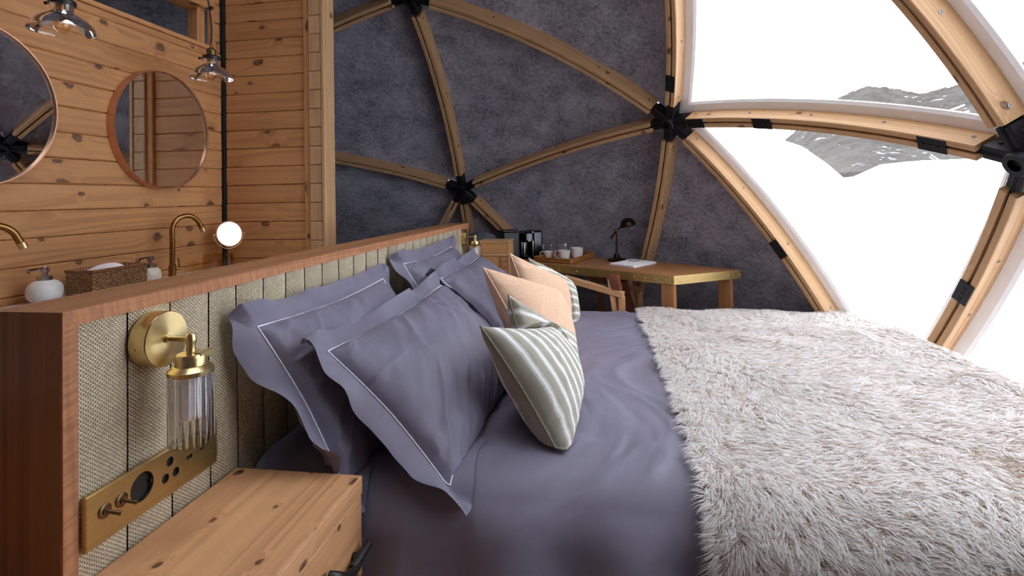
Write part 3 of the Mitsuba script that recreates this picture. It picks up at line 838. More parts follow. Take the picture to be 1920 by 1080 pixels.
scene['mat_brushed_brass'] = principled(mikit.proc(brushed_fn), 0.38, metallic=0.95)
put('socket', cat_mesh([place(lathe([(0.0242, 0.0), (0.0235, 0.0018), (0.0225, 0.0004), (0.0215, -0.0045), (0, -0.0045)][::-1], 40), (PXF - 0.0022, 0.831, 0.705), z=(1, 0, 0)),
                        cbox((PXF - 0.007, 0.808, 0.702), (PXF - 0.001, 0.8125, 0.708), 0.0008), cbox((PXF - 0.007, 0.8495, 0.702), (PXF - 0.001, 0.854, 0.708), 0.0008)]), 'mat_black', sp)
for y, z, r in holes[1:]:
    put('pin_socket', place(lathe([(0.0084, 0.0012), (0.0066, 0.0012), (0.0058, -0.003), (0.003, -0.003), (0.0, -0.0035)][::-1], 24), (PXF - 0.0012, y, z), z=(1, 0, 0)), 'mat_black', sp)
for y, z, a, b in ((0.941, 0.704, 0.0072, 0.0038), (0.975, 0.705, 0.0058, 0.0022)):
    put('usb_port', cat_mesh([cbox((PXF - 0.008, y - a, z - b), (PXF - 0.004, y + a, z + b), 0.0003), cbox((PXF - 0.006, y - a * 0.75, z - b * 0.3), (PXF - 0.001, y + a * 0.75, z + b * 0.25), 0.0003)]), 'mat_black', sp)
for y in (0.758, 0.789):
    q = (PXF, y, 0.7055)
    sw = put('toggle_switch', place(lathe([(0.0112, 0.0), (0.0112, 0.0022), (0.0095, 0.0032), (0.0062, 0.0034), (0.0058, 0.0055), (0.0, 0.0055)], 32), q, z=(1, 0, 0)), 'mat_bronze', sp)
    put('lever', tube([(PXF + 0.005, y, 0.7055), (PXF + 0.012, y + 0.004, 0.702), (PXF + 0.021, y + 0.010, 0.6975)], [0.0026, 0.0030, 0.0036], 12), 'mat_bronze', sw, smooth=40)

# ------------------------------------------------------------------ nightstand
scene['mat_nightstand'] = principled(mikit.proc(wood_fn(srgb(216, 164, 118), srgb(172, 116, 74), srgb(74, 46, 28), rings=34, knots=0.85, cell=(0.15, 0.066), ksize=0.009, streak=0.42)), 0.5)
scene['mat_leather_black'] = principled(srgb(30, 27, 26), 0.4)
ns = thing('nightstand', 'knotty pale pine nightstand beside the near side of the bed', 'nightstand')
NX, NY = -0.502, 1.090
sd = rng.random(2) * 30
put('top', wuv(cbox((HX + 0.0025, 0.20, 0.5715), (NX - 0.004, NY, 0.609), 0.0018), (0, 1, 0)), 'mat_nightstand', ns)
put('front_lipping', wuv(cbox((NX - 0.0042, 0.20, 0.5715), (NX, NY, 0.6088), 0.0012), (0, 1, 0)), 'mat_nightstand', ns)
put('body', wuv(cbox((HX + 0.003, 0.21, 0.03), (NX - 0.012, NY - 0.004, 0.5705), 0.002), (0, 1, 0)), 'mat_nightstand', ns)
dw = put('drawer', wuv(cbox((NX - 0.014, 0.215, 0.40), (NX - 0.0015, NY - 0.002, 0.5695), 0.0015), (0, 1, 0)), 'mat_nightstand', ns)
dw2 = put('drawer', wuv(cbox((NX - 0.014, 0.215, 0.10), (NX - 0.0015, NY - 0.002, 0.395), 0.0015), (0, 1, 0)), 'mat_nightstand', ns)
put('handle', cat_mesh([tube(spline([(NX - 0.002, 0.945, 0.497), (NX + 0.012, 0.955, 0.490), (NX + 0.014, 0.99, 0.467), (NX + 0.016, 1.03, 0.463), (NX - 0.002, 1.045, 0.467)], 20), 0.0085, 10),
                        cyl((NX + 0.012, 1.015, 0.463), (NX + 0.020, 1.075, 0.477), 0.009)]), 'mat_leather_black', dw, smooth=35, label='black leather pull with a metal bar')

# ------------------------------------------------------------------ bed
def cloth_fn(a, b, sc=900.0):
    def f(p, n, uv):
        t = 0.5 * noise(p.x * sc, p.y * sc, p.z * sc) + 0.5 * fbm(p.x * 14, p.y * 14, p.z * 14, 2)
        return mix(a, b, t)
    return f


scene['mat_bedlinen'] = {'type': 'twosided', 'bsdf': {'type': 'principled', 'base_color': mikit.proc(cloth_fn(srgb(110, 106, 122), srgb(129, 124, 141))), 'roughness': 0.55, 'sheen': 0.6, 'specular': 0.35}}
scene['mat_piping_white'] = principled(srgb(226, 226, 232), 0.6)
BY0, BY1, BX0, BX1, BZT = 1.105, 2.905, -0.796, 1.30, 0.600


def roll(q, r):
    """Unwrapped distance q from an edge of the bed -> (distance inwards, drop)."""
    q = np.asarray(q, float)
    a = np.clip(q / r, 0, math.pi / 2)
    pos = np.where(q > r * math.pi / 2, r + q - r * math.pi / 2, r * (1 - np.cos(a)))
    drop = np.where(q < 0, r - q, r * (1 - np.sin(a)))
    return pos, drop


def bed_surface(xs, qs, off=0.0, seed=0, wr=1.0, r=0.10):
    """Duvet over the mattress. xs: positions along the bed (unwrapped past the foot end), qs: unwrapped distance from the near edge (negative hangs down)."""
    W = BY1 - BY0 + 2 * off
    half = r * math.pi / 2 + (W / 2 - r)
    Xg, Q = np.meshgrid(xs, qs, indexing='ij')
    near, dn = roll(np.minimum(Q, half), r)
    far, df = roll(np.minimum(2 * half - Q, half), r)
    y = np.where(Q <= half, BY0 - off + near, BY1 + off - far)
    drop = np.where(Q <= half, dn, df)
    foot = BX1 + off
    qf = (foot + r * (math.pi / 2 - 1)) - Xg
    pf, dropf = roll(qf, r)
    x = np.where(qf < r * math.pi / 2, foot - pf, Xg)
    c = np.stack([Xg * 3.0, Q * 3.0, Xg * 0], -1)
    puff = (meshkit.fbm(c, 3, seed) - 0.5) * 0.030 + 0.018 * np.sin(np.pi * np.clip((Q - 0.1) / (2 * half - 0.2), 0, 1)) - 0.018
    z = BZT + off - drop - dropf * (1 - np.clip(drop / 0.4, 0, 1) * 0.0) + puff
    # fine creases: ridges stretched along a slowly turning direction
    th = 0.9 + 1.4 * (meshkit.noise(np.stack([Xg * 1.3, Q * 1.3, Xg * 0 + 5], -1), seed) - 0.5)
    u = Xg * np.cos(th) + Q * np.sin(th)
    v = -Xg * np.sin(th) + Q * np.cos(th)
    rid = 1 - np.abs(2 * meshkit.fbm(np.stack([u * 2.2, v * 11.0, u * 0 + 3], -1), 3, seed + 3) - 1)
    z = z + wr * 0.006 * rid ** 3
    # hanging folds on the near side
    hang = np.clip(-Q / 0.2 + 0.35, 0, 1)
    y = y - hang * wr * (0.016 * np.sin(Xg * 17 + 2.2 * np.sin(Xg * 5.1)) + 0.012 * (meshkit.fbm(np.stack([Xg * 6, Q * 1.5, Xg * 0], -1), 3, seed + 7) - 0.5) * 2) - hang * (0.01 + 0.05 * wr / 1.7 * np.clip((Xg + 0.49) / 0.07, 0, 1))
    return np.stack([x, y, z], -1)


xs, qs = np.linspace(BX0, BX1 + 0.35, 250), np.r_[np.linspace(-0.42, 0.16, 60), np.linspace(0.17, 1.86, 190), np.linspace(1.87, 2.2, 20)]
bed = thing('bed', 'wide bed made up with a smooth dark slate duvet, standing against the webbing headboard', 'bed')
P = bed_surface(xs, qs, wr=1.7)
put('duvet', (P.reshape(-1, 3), grid_faces(len(xs), len(qs))), 'mat_bedlinen', bed, smooth=True)
put('mattress', cbox((BX0 + 0.004, BY0 + 0.05, 0.26), (BX1 - 0.06, BY1 - 0.05, BZT - 0.06), 0.04), 'mat_cloth_white', bed)
put('base', cbox((BX0 + 0.004, BY0 + 0.04, 0.0), (BX1 - 0.05, BY1 - 0.04, 0.26), 0.01), 'mat_gap', bed)


def bed_z(y):
    return BZT - 0.004


# ------------------------------------------------------------------ pillows and cushions
class Pillow:
    """A stuffed cover in its own frame: u along e1, v along e2 (both unit, not quite square), w along n."""

    def __init__(s, c, e1, e2, a, b, T, flange=0.0, pinch=0.06, seed=0, n=120, power=0.5, wrinkle=1.0, D=(0, 0, 0)):
        s.c, s.e1, s.e2 = np.asarray(c, float), nz(e1), nz(e2)
        s.n = nz(np.cross(s.e1, s.e2))
        s.a, s.b, s.T, s.f, s.pinch, s.seed, s.N, s.power, s.wr, s.D = a, b, T, flange, pinch, seed, n, power, wrinkle, np.array(D, float)
        s.B = np.linalg.inv(np.stack([s.e1, s.e2, s.n], 1))

    def thick(s, u, v):
        k = np.clip(1 - u ** 2, 0, 1) * np.clip(1 - v ** 2, 0, 1)
        return s.T * k ** s.power * (1 - 0.12 * (u ** 2 + v ** 2))

    def sheet(s, side):
        fu, fv = s.f / s.a, s.f / s.b
        n = s.N
        core = np.sin(np.linspace(-1, 1, n) * math.pi / 2 * 0.86) / math.sin(math.pi / 2 * 0.86)
        if s.f:
            gu = np.r_[-1 - fu * np.linspace(1, 0.12, 8), core, 1 + fu * np.linspace(0.12, 1, 8)]
            gv = np.r_[-1 - fv * np.linspace(1, 0.12, 8), core, 1 + fv * np.linspace(0.12, 1, 8)]
        else:
            gu = gv = core
        U, V = np.meshgrid(gu, gv, indexing='ij')
        u, v = np.clip(U, -1, 1), np.clip(V, -1, 1)
        x = s.a * U - s.a * np.sign(U) * s.pinch * (1 - np.abs(v) ** 1.6) * np.abs(u) ** 3
        y = s.b * V - s.b * np.sign(V) * s.pinch * 1.2 * (1 - np.abs(u) ** 1.6) * np.abs(v) ** 3
        h = s.thick(u, v)
        p = np.stack([U * s.a * 5, V * s.b * 5, U * 0 + 7.7 * side + s.seed], -1)
        big = (meshkit.fbm(p, 3, s.seed) - 0.5) * 0.022 * s.wr
        # creases run away from the seams and pull towards the corners
        def crease(along, to_edge, k):
            q = np.stack([along * 17.0, to_edge * 1.6, along * 0 + k + 3.1 * side + s.seed], -1)
            r = meshkit.fbm(q, 3, s.seed + k)
            return (1 - np.abs(2 * r - 1)) ** 4
        eu, ev = 1 - np.abs(u), 1 - np.abs(v)
        wr = crease(V * s.b, eu * s.a, 1) * np.exp(-eu * s.a / 0.055) * np.clip(eu * s.a / 0.012, 0, 1) + crease(U * s.a, ev * s.b, 2) * np.exp(-ev * s.b / 0.055) * np.clip(ev * s.b / 0.012, 0, 1)
        diag = meshkit.fbm(np.stack([(U * s.a - V * s.b) * 9, (U * s.a + V * s.b) * 2.0, U * 0 + s.seed + 1.7 * side], -1), 3, s.seed + 9)
        wr = wr * 0.011 + (1 - np.abs(2 * diag - 1)) ** 5 * 0.007 * np.clip(h / 0.04, 0, 1)
        body = np.clip(h / 0.03, 0, 1)
        w = h + body * big + wr * s.wr * np.clip(h / 0.015, 0, 1)
        du, dv = np.maximum(np.abs(U) - 1, 0) * s.a, np.maximum(np.abs(V) - 1, 0) * s.b
        d = np.maximum(du, dv)
        mid = 0.0
        if s.f:
            run = np.where(du > dv, V * s.b, U * s.a + 3.3)
            g = meshkit.fbm(np.stack([run * 8.5, np.sign(U) * (du > dv) + 2 * np.sign(V) * (dv >= du), run * 0 + s.seed], -1), 2, s.seed + 4) - 0.5
            mid = (d / s.f) ** 1.2 * g * 0.075 * s.wr
            w = np.where(d > 0, 0.0018 * (1 - (d >= s.f * 0.999)), np.maximum(w, 0.0018))
        else:
            w = np.where((eu < 1e-6) | (ev < 1e-6), 0.0, w)
        w = mid + side * w
        return x, y, w, U, V, (len(gu), len(gv))

    def world(s, x, y, w):
        k = np.clip(1 + x / s.a, 0, 2) * np.clip(1 - y / s.b, 0, 2) / 4
        return s.c + x[..., None] * s.e1 + y[..., None] * s.e2 + w[..., None] * s.n + k[..., None] * s.D

    def local(s, P):
        return (P - s.c) @ s.B.T

    def push(s, P, eps=0.003):
        """Moves points that lie inside this pillow, or just behind its front, out at its back."""
        q = s.local(P)
        u, v = q[:, 0] / s.a, q[:, 1] / s.b
        h = s.thick(np.clip(u, -1, 1), np.clip(v, -1, 1))
        inside = (np.abs(u) < 1) & (np.abs(v) < 1) & (q[:, 2] > -h - eps) & (q[:, 2] < h + 0.10)
        d = np.where(inside, -h - eps - q[:, 2], 0.0)
        return P + d[:, None] * s.n

    def points(s, fronts=(), limits=()):
        out = []
        for side in (1, -1):
            x, y, w, U, V, shp = s.sheet(side)
            P = s.world(x, y, w).reshape(-1, 3)
            for f in fronts:
                P = f.push(P)
            for fn in limits:
                P = fn(P)
            out.append((P, U, V, shp))
        return out


def rest(P):
    """Lying on the bed, in front of the headboard."""
    P = P.copy()
    r = 0.10
    q = np.clip(P[:, 1] - BY0, 0, r)
    lo = BZT + 0.002 - r + np.sqrt(np.maximum(r * r - (r - q) ** 2, 0))
    lo = np.where(P[:, 1] < BY0, 0.30, lo)
    k = (P[:, 0] < NX + 0.01) & (P[:, 2] < 0.74)
    ymin = NY + 0.008 - np.clip((P[:, 2] - 0.64) / 0.10, 0, 1) * 0.11
    P[k, 1] = np.maximum(P[k, 1], ymin[k])
    k = P[:, 2] < lo
    P[k, 2] = lo[k] + 0.04 * np.maximum(P[k, 2] - lo[k], -0.1)
    k = P[:, 0] < HX + 0.004
    P[k, 0] = HX + 0.004 + 0.03 * (P[k, 0] - HX)
    return P


def build_pillow(key, pl, mat, fronts, piping=None, pipe_mat=None, pipe_r=0.0018, uvscale=1.0):
    sheets = pl.points(fronts, (rest,))
    V = np.vstack([q[0] for q in sheets])
    (nu, nv) = sheets[0][3]
    f = grid_faces(nu, nv)
    F = np.vstack([f, f[:, ::-1] + nu * nv])
    uv = np.vstack([np.stack([q[1] * pl.a, q[2] * pl.b], -1).reshape(-1, 2) for q in sheets])
    put('cover', (V, F, uv), mat, key, smooth=True)
    if piping:
        P, U, Vv, _ = sheets[0]
        P = P.reshape(nu, nv, 3)
        k0, k1 = (8, -9) if pl.f else (0, -1)
        i = np.arange(nu)[k0:nu + k1 + 1] if pl.f else np.arange(nu)
        j = np.arange(nv)[k0:nv + k1 + 1] if pl.f else np.arange(nv)
        loop = np.vstack([P[i, j[0]], P[i[-1], j[1:]], P[i[::-1][1:], j[-1]], P[i[0], j[::-1][1:-1]]])
        loop = loop + pl.n * pipe_r * (0.6 if pl.f else 0.0)
        put(piping, tube(loop, pipe_r, 6, closed=True), pipe_mat, key, smooth=True, label='thin white piping' if pl.f else None)


# four sleeping pillows in flanged cases, two leaning against two
W1, H1 = 0.362, 0.205
p1 = Pillow((-0.440, 1.510, 0.722), (0.085, 0.99, 0.045), (-0.72, 0.07, 0.69), W1, H1, 0.105, 0.052, seed=3, wrinkle=1.5)
p2 = Pillow((-0.650, 1.462, 0.738), (0.0, 1.0, -0.005), (-0.50, 0.0, 0.86), W1, H1, 0.095, 0.055, seed=8, wrinkle=1.4)
p3 = Pillow((-0.465, 2.415, 0.735), (-0.01, 1.0, 0.0), (-0.72, 0.02, 0.69), W1, H1, 0.105, 0.052, seed=14, wrinkle=1.4)
p4 = Pillow((-0.650, 2.390, 0.762), (0.0, 1.0, 0.0), (-0.50, 0.0, 0.86), W1, H1, 0.095, 0.052, seed=21, wrinkle=1.3)


def corner(tn, E, L, a, b, T, seed, **k):
    """A cushion from its near top corner tn, the direction E of its top edge and L of its near edge downwards."""
    E, L = nz(E), nz(L)
    return Pillow(np.asarray(tn) + E * a + L * b, E, -L, a, b, T, 0.0, seed=seed, n=110, wrinkle=0.55, **k)


c1 = corner((-0.276, 1.270, 0.886), (0.33, 0.92, -0.22), (0.52, 0.0, -0.85), 0.205, 0.190, 0.085, 31, pinch=0.09, power=0.42, D=(-0.12, 0.02, 0.13))
c2 = corner((-0.245, 1.500, 0.920), (0.42, 0.78, -0.46), (0.20, -0.05, -0.97), 0.205, 0.190, 0.080, 37, pinch=0.09, power=0.42, D=(-0.12, 0.03, 0.12))
c3 = corner((-0.368, 1.750, 0.963), (0.50, 0.80, -0.32), (0.48, -0.15, -0.86), 0.225, 0.215, 0.095, 41, pinch=0.08, power=0.42, D=(-0.16, 0.0, 0.12))
c4 = corner((-0.340, 2.150, 0.967), (0.44, 0.82, -0.36), (0.30, -0.05, -0.95), 0.225, 0.215, 0.090, 47, pinch=0.08, power=0.42, D=(-0.14, 0.0, 0.10))
c5 = corner((-0.295, 2.400, 0.920), (0.42, 0.82, -0.38), (0.35, -0.05, -0.93), 0.205, 0.190, 0.080, 53, pinch=0.09, power=0.42, D=(-0.12, 0.0, 0.10))
for pl, fr, lab in ((p1, (c1, c2, c3), 'slate grey flanged pillow with white piping, the nearest, leaning in front of another'),
                    (p2, (p1,), 'slate grey flanged pillow against the headboard behind the nearest pillow'),
                    (p3, (c3, c4), 'slate grey pillow at the far side behind the corduroy cushions'),
                    (p4, (p3,), 'slate grey pillow against the far end of the headboard below the far wall lamp')):
    t = thing('pillow', lab, 'pillow', 'slate grey pillows along the headboard')
    build_pillow(t, pl, 'mat_bedlinen', fr, 'piping', 'mat_piping_white')


def stripes(axis):
    def f(p, n, uv):
        s = (uv.x if axis == 0 else uv.y) / 0.046 + 0.35
        k = s - dr.floor(s)
        edge = lambda a, b, w=0.012: smoothstep(a - w, a + w, k) * (1 - smoothstep(b - w, b + w, k))  # noqa: E731
        white = edge(0.385, 0.615) + edge(0.30, 0.33) + edge(0.67, 0.70)
        line = edge(0.435, 0.447) + edge(0.553, 0.565)
        weave = noise(uv.x * 1400, uv.y * 1400)
        base = mix(srgb(142, 138, 123), srgb(170, 166, 149), weave * 0.6 + 0.4 * fbm(uv.x * 30, uv.y * 30, 2.0, 2))
        return mix(base, srgb(228, 228, 226), dr.clip(white - 0.7 * line, 0, 1))
    return f


scene['mat_striped_down'] = {'type': 'twosided', 'bsdf': {'type': 'principled', 'base_color': mikit.proc(stripes(0)), 'roughness': 0.8, 'sheen': 0.2}}
scene['mat_striped_across'] = {'type': 'twosided', 'bsdf': {'type': 'principled', 'base_color': mikit.proc(stripes(1)), 'roughness': 0.8, 'sheen': 0.2}}
scene['mat_taupe_piping'] = principled(srgb(138, 133, 118), 0.8)


def cord_h(p, n, uv):
    s = uv.y / 0.0068
    return dr.sqrt(dr.maximum(0.0, dr.abs(dr.sin(3.14159 * s))))


def cord_fn(p, n, uv):
    s = uv.y / 0.0068
    k = dr.abs(dr.sin(3.14159 * s))
    pile = noise(uv.x * 500, uv.y * 900)
    return mix(srgb(196, 150, 116), mix(srgb(222, 184, 152), srgb(232, 198, 168), pile), smoothstep(0.1, 0.55, k))


scene['mat_corduroy'] = {'type': 'twosided', 'bsdf': {'type': 'bumpmap', 'arbitrary': mikit.proc(cord_h, 0.0004), 'scale': 0.0022, 'bsdf': {'type': 'principled', 'base_color': mikit.proc(cord_fn), 'roughness': 0.9, 'sheen': 0.5}}}
scene['mat_peach_piping'] = principled(srgb(224, 184, 150), 0.85)
for pl, fr, mat, pm, lab in ((c1, (), 'mat_striped_down', 'mat_taupe_piping', 'taupe cushion with white stripes running downwards, the nearest of the row'),
                             (c2, (c1,), 'mat_striped_across', 'mat_taupe_piping', 'taupe striped cushion wedged between the nearest striped cushion and the corduroy one'),
                             (c3, (c2, c1), 'mat_corduroy', 'mat_peach_piping', 'large peach corduroy cushion directly behind the striped cushions'),
                             (c4, (c3,), 'mat_corduroy', 'mat_peach_piping', 'peach corduroy cushion farther back, its pointed corner below the coffee machine'),
                             (c5, (c4, c3), 'mat_striped_across', 'mat_taupe_piping', 'striped cushion at the back, only a sliver showing beside the chair')):
    t = thing('cushion', lab, 'cushion', 'striped and corduroy cushions')
    build_pillow(t, pl, mat, fr, 'piping', pm, 0.0034)

# ------------------------------------------------------------------ fur throw
scene['mat_fur'] = {'type': 'principledthin', 'base_color': rgb(*srgb(239, 235, 232)), 'roughness': 0.6, 'diff_trans': 0.6, 'spec_trans': 0.0}
scene['mat_underfur'] = principled(srgb(176, 156, 138), 0.9)
ft = thing('fur_throw', 'thick cream white faux fur throw spread over the foot of the bed', 'throw')
fx = np.linspace(0.222, BX1 + 0.60, 120)
fq = np.r_[np.linspace(-0.55, 0.16, 70), np.linspace(0.17, 1.98, 170)]
FP = bed_surface(fx, fq, 0.012, 0, 0.6)
bumps = (meshkit.fbm(np.stack([FP[..., 0] * 7, FP[..., 1] * 7, FP[..., 2] * 3], -1), 3, 77) - 0.5) * 0.022
edge = 0.222 + 0.012 * (meshkit.fbm(np.stack([fq * 5, fq * 0, fq * 0], -1), 3, 3) - 0.5) * 2
FP[..., 0] += (edge - 0.222)[None, :] * np.exp(-(fx - 0.222) / 0.1)[:, None]
du, dv = np.gradient(FP, axis=0), np.gradient(FP, axis=1)
FN = np.cross(du, dv)
FN /= np.linalg.norm(FN, axis=-1, keepdims=True) + 1e-12
FP = FP + FN * bumps[..., None]
put('backing', (FP.reshape(-1, 3), grid_faces(len(fx), len(fq))), 'mat_underfur', ft, smooth=True)


def fur(name, count, length, width, lift, mat, seed, clump, spread):
    r = np.random.default_rng(seed)
    cell = np.linalg.norm(np.cross(du, dv), axis=-1)[:-1, :-1]
    dist = np.linalg.norm(FP[:-1, :-1] - np.array(EYE), axis=-1)
    hid = (FP[:-1, :-1, 2] < 0.12)
    wgt = (cell * np.clip(1.6 / dist, 0.5, 1.6) * (1 - hid)).ravel()
    idx = r.choice(len(wgt), count, p=wgt / wgt.sum())
    i, j = np.unravel_index(idx, cell.shape)
    a, b = r.random(count)[:, None], r.random(count)[:, None]

    def at(A):
        return (A[i, j] * (1 - a) + A[i + 1, j] * a) * (1 - b) + (A[i, j + 1] * (1 - a) + A[i + 1, j + 1] * a) * b
    P, N = at(FP), at(FN)
    N /= np.linalg.norm(N, axis=1, keepdims=True)
    tx, ty = du[i, j] / np.linalg.norm(du[i, j], axis=1, keepdims=True), dv[i, j] / np.linalg.norm(dv[i, j], axis=1, keepdims=True)
    # the lie of the pile: towards the near side and the foot, turning slowly, with tufts that lean together
    c = np.stack([P[:, 0] * 2.6, P[:, 1] * 2.6, P[:, 2] * 2.6], 1)
    ang = -1.0 + 2.4 * (meshkit.fbm(c, 3, 5) - 0.5) * 2 + r.normal(0, 0.22, count)
    left = np.exp(-(P[:, 0] - 0.222) / 0.05)
    flow = tx * (np.cos(ang) - 1.6 * left)[:, None] + ty * np.sin(ang)[:, None]
    k = np.floor(P / clump + r.random(3)).astype(np.int64)
    hsh = (k[:, 0] * 73856093 ^ k[:, 1] * 19349663 ^ k[:, 2] * 83492791) & 0xFFFFF
    tilt = np.random.default_rng(1).normal(0, 1, (0x100000, 3))[hsh]
    L = length * (0.65 + 0.7 * r.random(count)) * (0.8 + 0.5 * meshkit.noise(c * 3, 8))
    part = meshkit.fbm(np.stack([P[:, 0] * 3.1, P[:, 1] * 3.1, P[:, 2] * 3.1 + 9], 1), 3, 61) - 0.5
    L = L * (1 - 0.6 * np.exp(-(part / 0.008) ** 2)) if name == 'pile' else L
    L = L[:, None]
    flow = flow + spread * tilt + 0.14 * r.normal(0, 1, (count, 3))
    flow -= N * (flow * N).sum(1, keepdims=True)
    flow /= np.linalg.norm(flow, axis=1, keepdims=True) + 1e-9
    centre = (k + 0.5 - 0.0) * clump
    pull = centre - P
    pull -= N * (pull * N).sum(1, keepdims=True)
    pull = np.clip(pull, -clump, clump)
    up = lift * (0.8 + 0.5 * r.random((count, 1)))
    g = np.array([0, 0, -0.12])
    K = [P, P + L * 0.4 * (N * up * 1.3 + flow * 0.55), P + L * 0.75 * (N * up + flow * 0.8) + pull * 0.2 + g * L * 0.3, P + L * (N * up * 0.62 + flow) + pull * 0.38 + g * L]
    side = np.cross(K[3] - K[0], N)
    side /= np.linalg.norm(side, axis=1, keepdims=True) + 1e-9
    wv = width * np.clip(dist[i, j] / 1.3, 0.75, 1.9)[:, None] * 0.5
    rows = [K[0] - side * wv, K[0] + side * wv, K[1] - side * wv, K[1] + side * wv, K[2] - side * wv * 0.75, K[2] + side * wv * 0.75, K[3]]
    V = np.stack(rows, 1).reshape(-1, 3)
    T7 = np.array([(0, 1, 3), (0, 3, 2), (2, 3, 5), (2, 5, 4), (4, 5, 6)])
    F = (T7[None] + (np.arange(count) * 7)[:, None, None]).reshape(-1, 3)
    Nn = []
    for m0, m1 in ((0, 1), (0, 1), (0, 2), (0, 2), (1, 3), (1, 3), (2, 3)):
        q = np.cross(side, K[m1] - K[m0])
        q *= np.sign((q * N).sum(1, keepdims=True) + 1e-12)
        q = q / (np.linalg.norm(q, axis=1, keepdims=True) + 1e-9) + 0.9 * N
        Nn.append(q / np.linalg.norm(q, axis=1, keepdims=True))
    key = f'{ft}__{name}'
    scene[key] = {'type': 'ply', 'filename': meshkit.write_ply((V, F), normals=np.stack(Nn, 1).reshape(-1, 3)), 'face_normals': False, 'bsdf': {'type': 'ref', 'id': mat}}
    tag(key, kind='stuff')


fur('underfur', 70000, 0.016, 0.0020, 0.75, 'mat_underfur', 3, 0.03, 0.3)
fur('pile', 330000, 0.031, 0.0015, 0.42, 'mat_fur', 4, 0.017, 0.34)

# ------------------------------------------------------------------ desk
scene['mat_desk'] = principled(mikit.proc(wood_fn(srgb(158, 108, 66), srgb(124, 80, 46), srgb(80, 50, 30), rings=60, knots=0.0)), 0.4)
scene['mat_desk_brass'] = principled(mikit.proc(brushed_fn), 0.42, metallic=0.85)
DZ = 0.77
FL, FR, BR, BM, BL = np.array([-0.62, 3.565]), np.array([0.405, 2.875]), np.array([0.799, 3.122]), np.array([0.371, 3.507]), np.array([-0.50, 4.02])
dk = thing('desk', 'brown wooden desk with brass edge band and rivets along the felt wall', 'desk')
poly = [FL, FR, BR, BM, np.array([0.005, 3.746]), BL]


def slab(pts, z0, z1):
    return hull([(p[0], p[1], z) for p in pts for z in (z0, z1)])


import shapely.geometry as sg
inner = sg.Polygon(poly).buffer(-0.003, join_style=2)
put('top', wuv(place(trimesh.creation.extrude_polygon(inner, 0.03, engine='earcut'), (0, 0, DZ - 0.03)), (FR[0] - FL[0], FR[1] - FL[1], 0)), 'mat_desk', dk)
put('edge_band', place(trimesh.creation.extrude_polygon(sg.Polygon(poly).buffer(0.0, join_style=2).difference(inner), 0.046, engine='earcut'), (0, 0, DZ - 0.0455)), 'mat_desk_brass', dk, smooth=False, label='brass edge band')
riv = lathe([(0.0055, 0), (0.0045, 0.002), (0.002, 0.003), (0, 0.0032)], 14)
dF = nz(np.r_[FR - FL, 0])
nF = np.array([dF[1], -dF[0], 0])
for s in (0.045, 0.105, 0.165, 0.235, 0.62, 0.75):
    p = np.r_[FR, DZ - 0.024] - dF * s
    put('rivet', place(riv, p, z=nF), 'mat_brass', dk)
dE = nz(np.r_[BR - FR, 0])
nE = np.array([dE[1], -dE[0], 0])
for s in (0.375, 0.455):
    put('rivet', place(riv, np.r_[FR, DZ - 0.024] + dE * s, z=nE), 'mat_brass', dk)


def leg(c, d, w=0.075, t=0.03):
    d = nz(np.r_[d, 0])
    return wuv(place(cbox((-w / 2, -t / 2, 0), (w / 2, t / 2, DZ - 0.046), 0.003), (c[0], c[1], 0), x=d), (0, 0, 1))


put('leg', leg(FR - dF[:2] * 0.05 + dE[:2] * 0.022, dF[:2]), 'mat_desk', dk)
put('leg', leg(BR - dE[:2] * 0.035 - dF[:2] * 0.06, dF[:2]), 'mat_desk', dk)
put('leg', leg(FL + dF[:2] * 0.12 - nF[:2] * 0.06, dF[:2]), 'mat_desk', dk)
put('leg', leg(BL + np.array([0.08, -0.10]), dF[:2]), 'mat_desk', dk)

# ------------------------------------------------------------------ leather armchair
scene['mat_oak'] = principled(mikit.proc(wood_fn(srgb(196, 148, 104), srgb(158, 108, 68), srgb(100, 66, 40), rings=60, knots=0.0)), 0.5)


def leather_fn(p, n, uv):
    return mix(srgb(84, 42, 26), srgb(124, 66, 42), fbm(p.x * 30, p.y * 30, p.z * 30, 3))


scene['mat_leather'] = principled(mikit.proc(leather_fn), 0.42)
ch = thing('armchair', 'wooden framed armchair with brown leather sling pushed up to the desk', 'chair')
cx = nz(np.array([0.72, 0.0, 0])); ca = np.array([-0.175, 3.02]); cb = np.array([0.150, 2.93])
d = nz(np.r_[cb - ca, 0])
nn = np.array([-d[1], d[0], 0])


def bar(p, q, w, t, up=(0, 0, 1)):
    p, q = np.asarray(p, float), np.asarray(q, float)
    L = np.linalg.norm(q - p)
    m = cbox((-w / 2, -t / 2, 0), (w / 2, t / 2, L), 0.003)
    z = nz(q - p)
    x = nz(np.cross(np.asarray(up, float), z)) if abs(np.dot(up, z)) < 0.95 else np.array([1.0, 0, 0])
    return wuv(place(m, p, x=x, z=z), q - p)


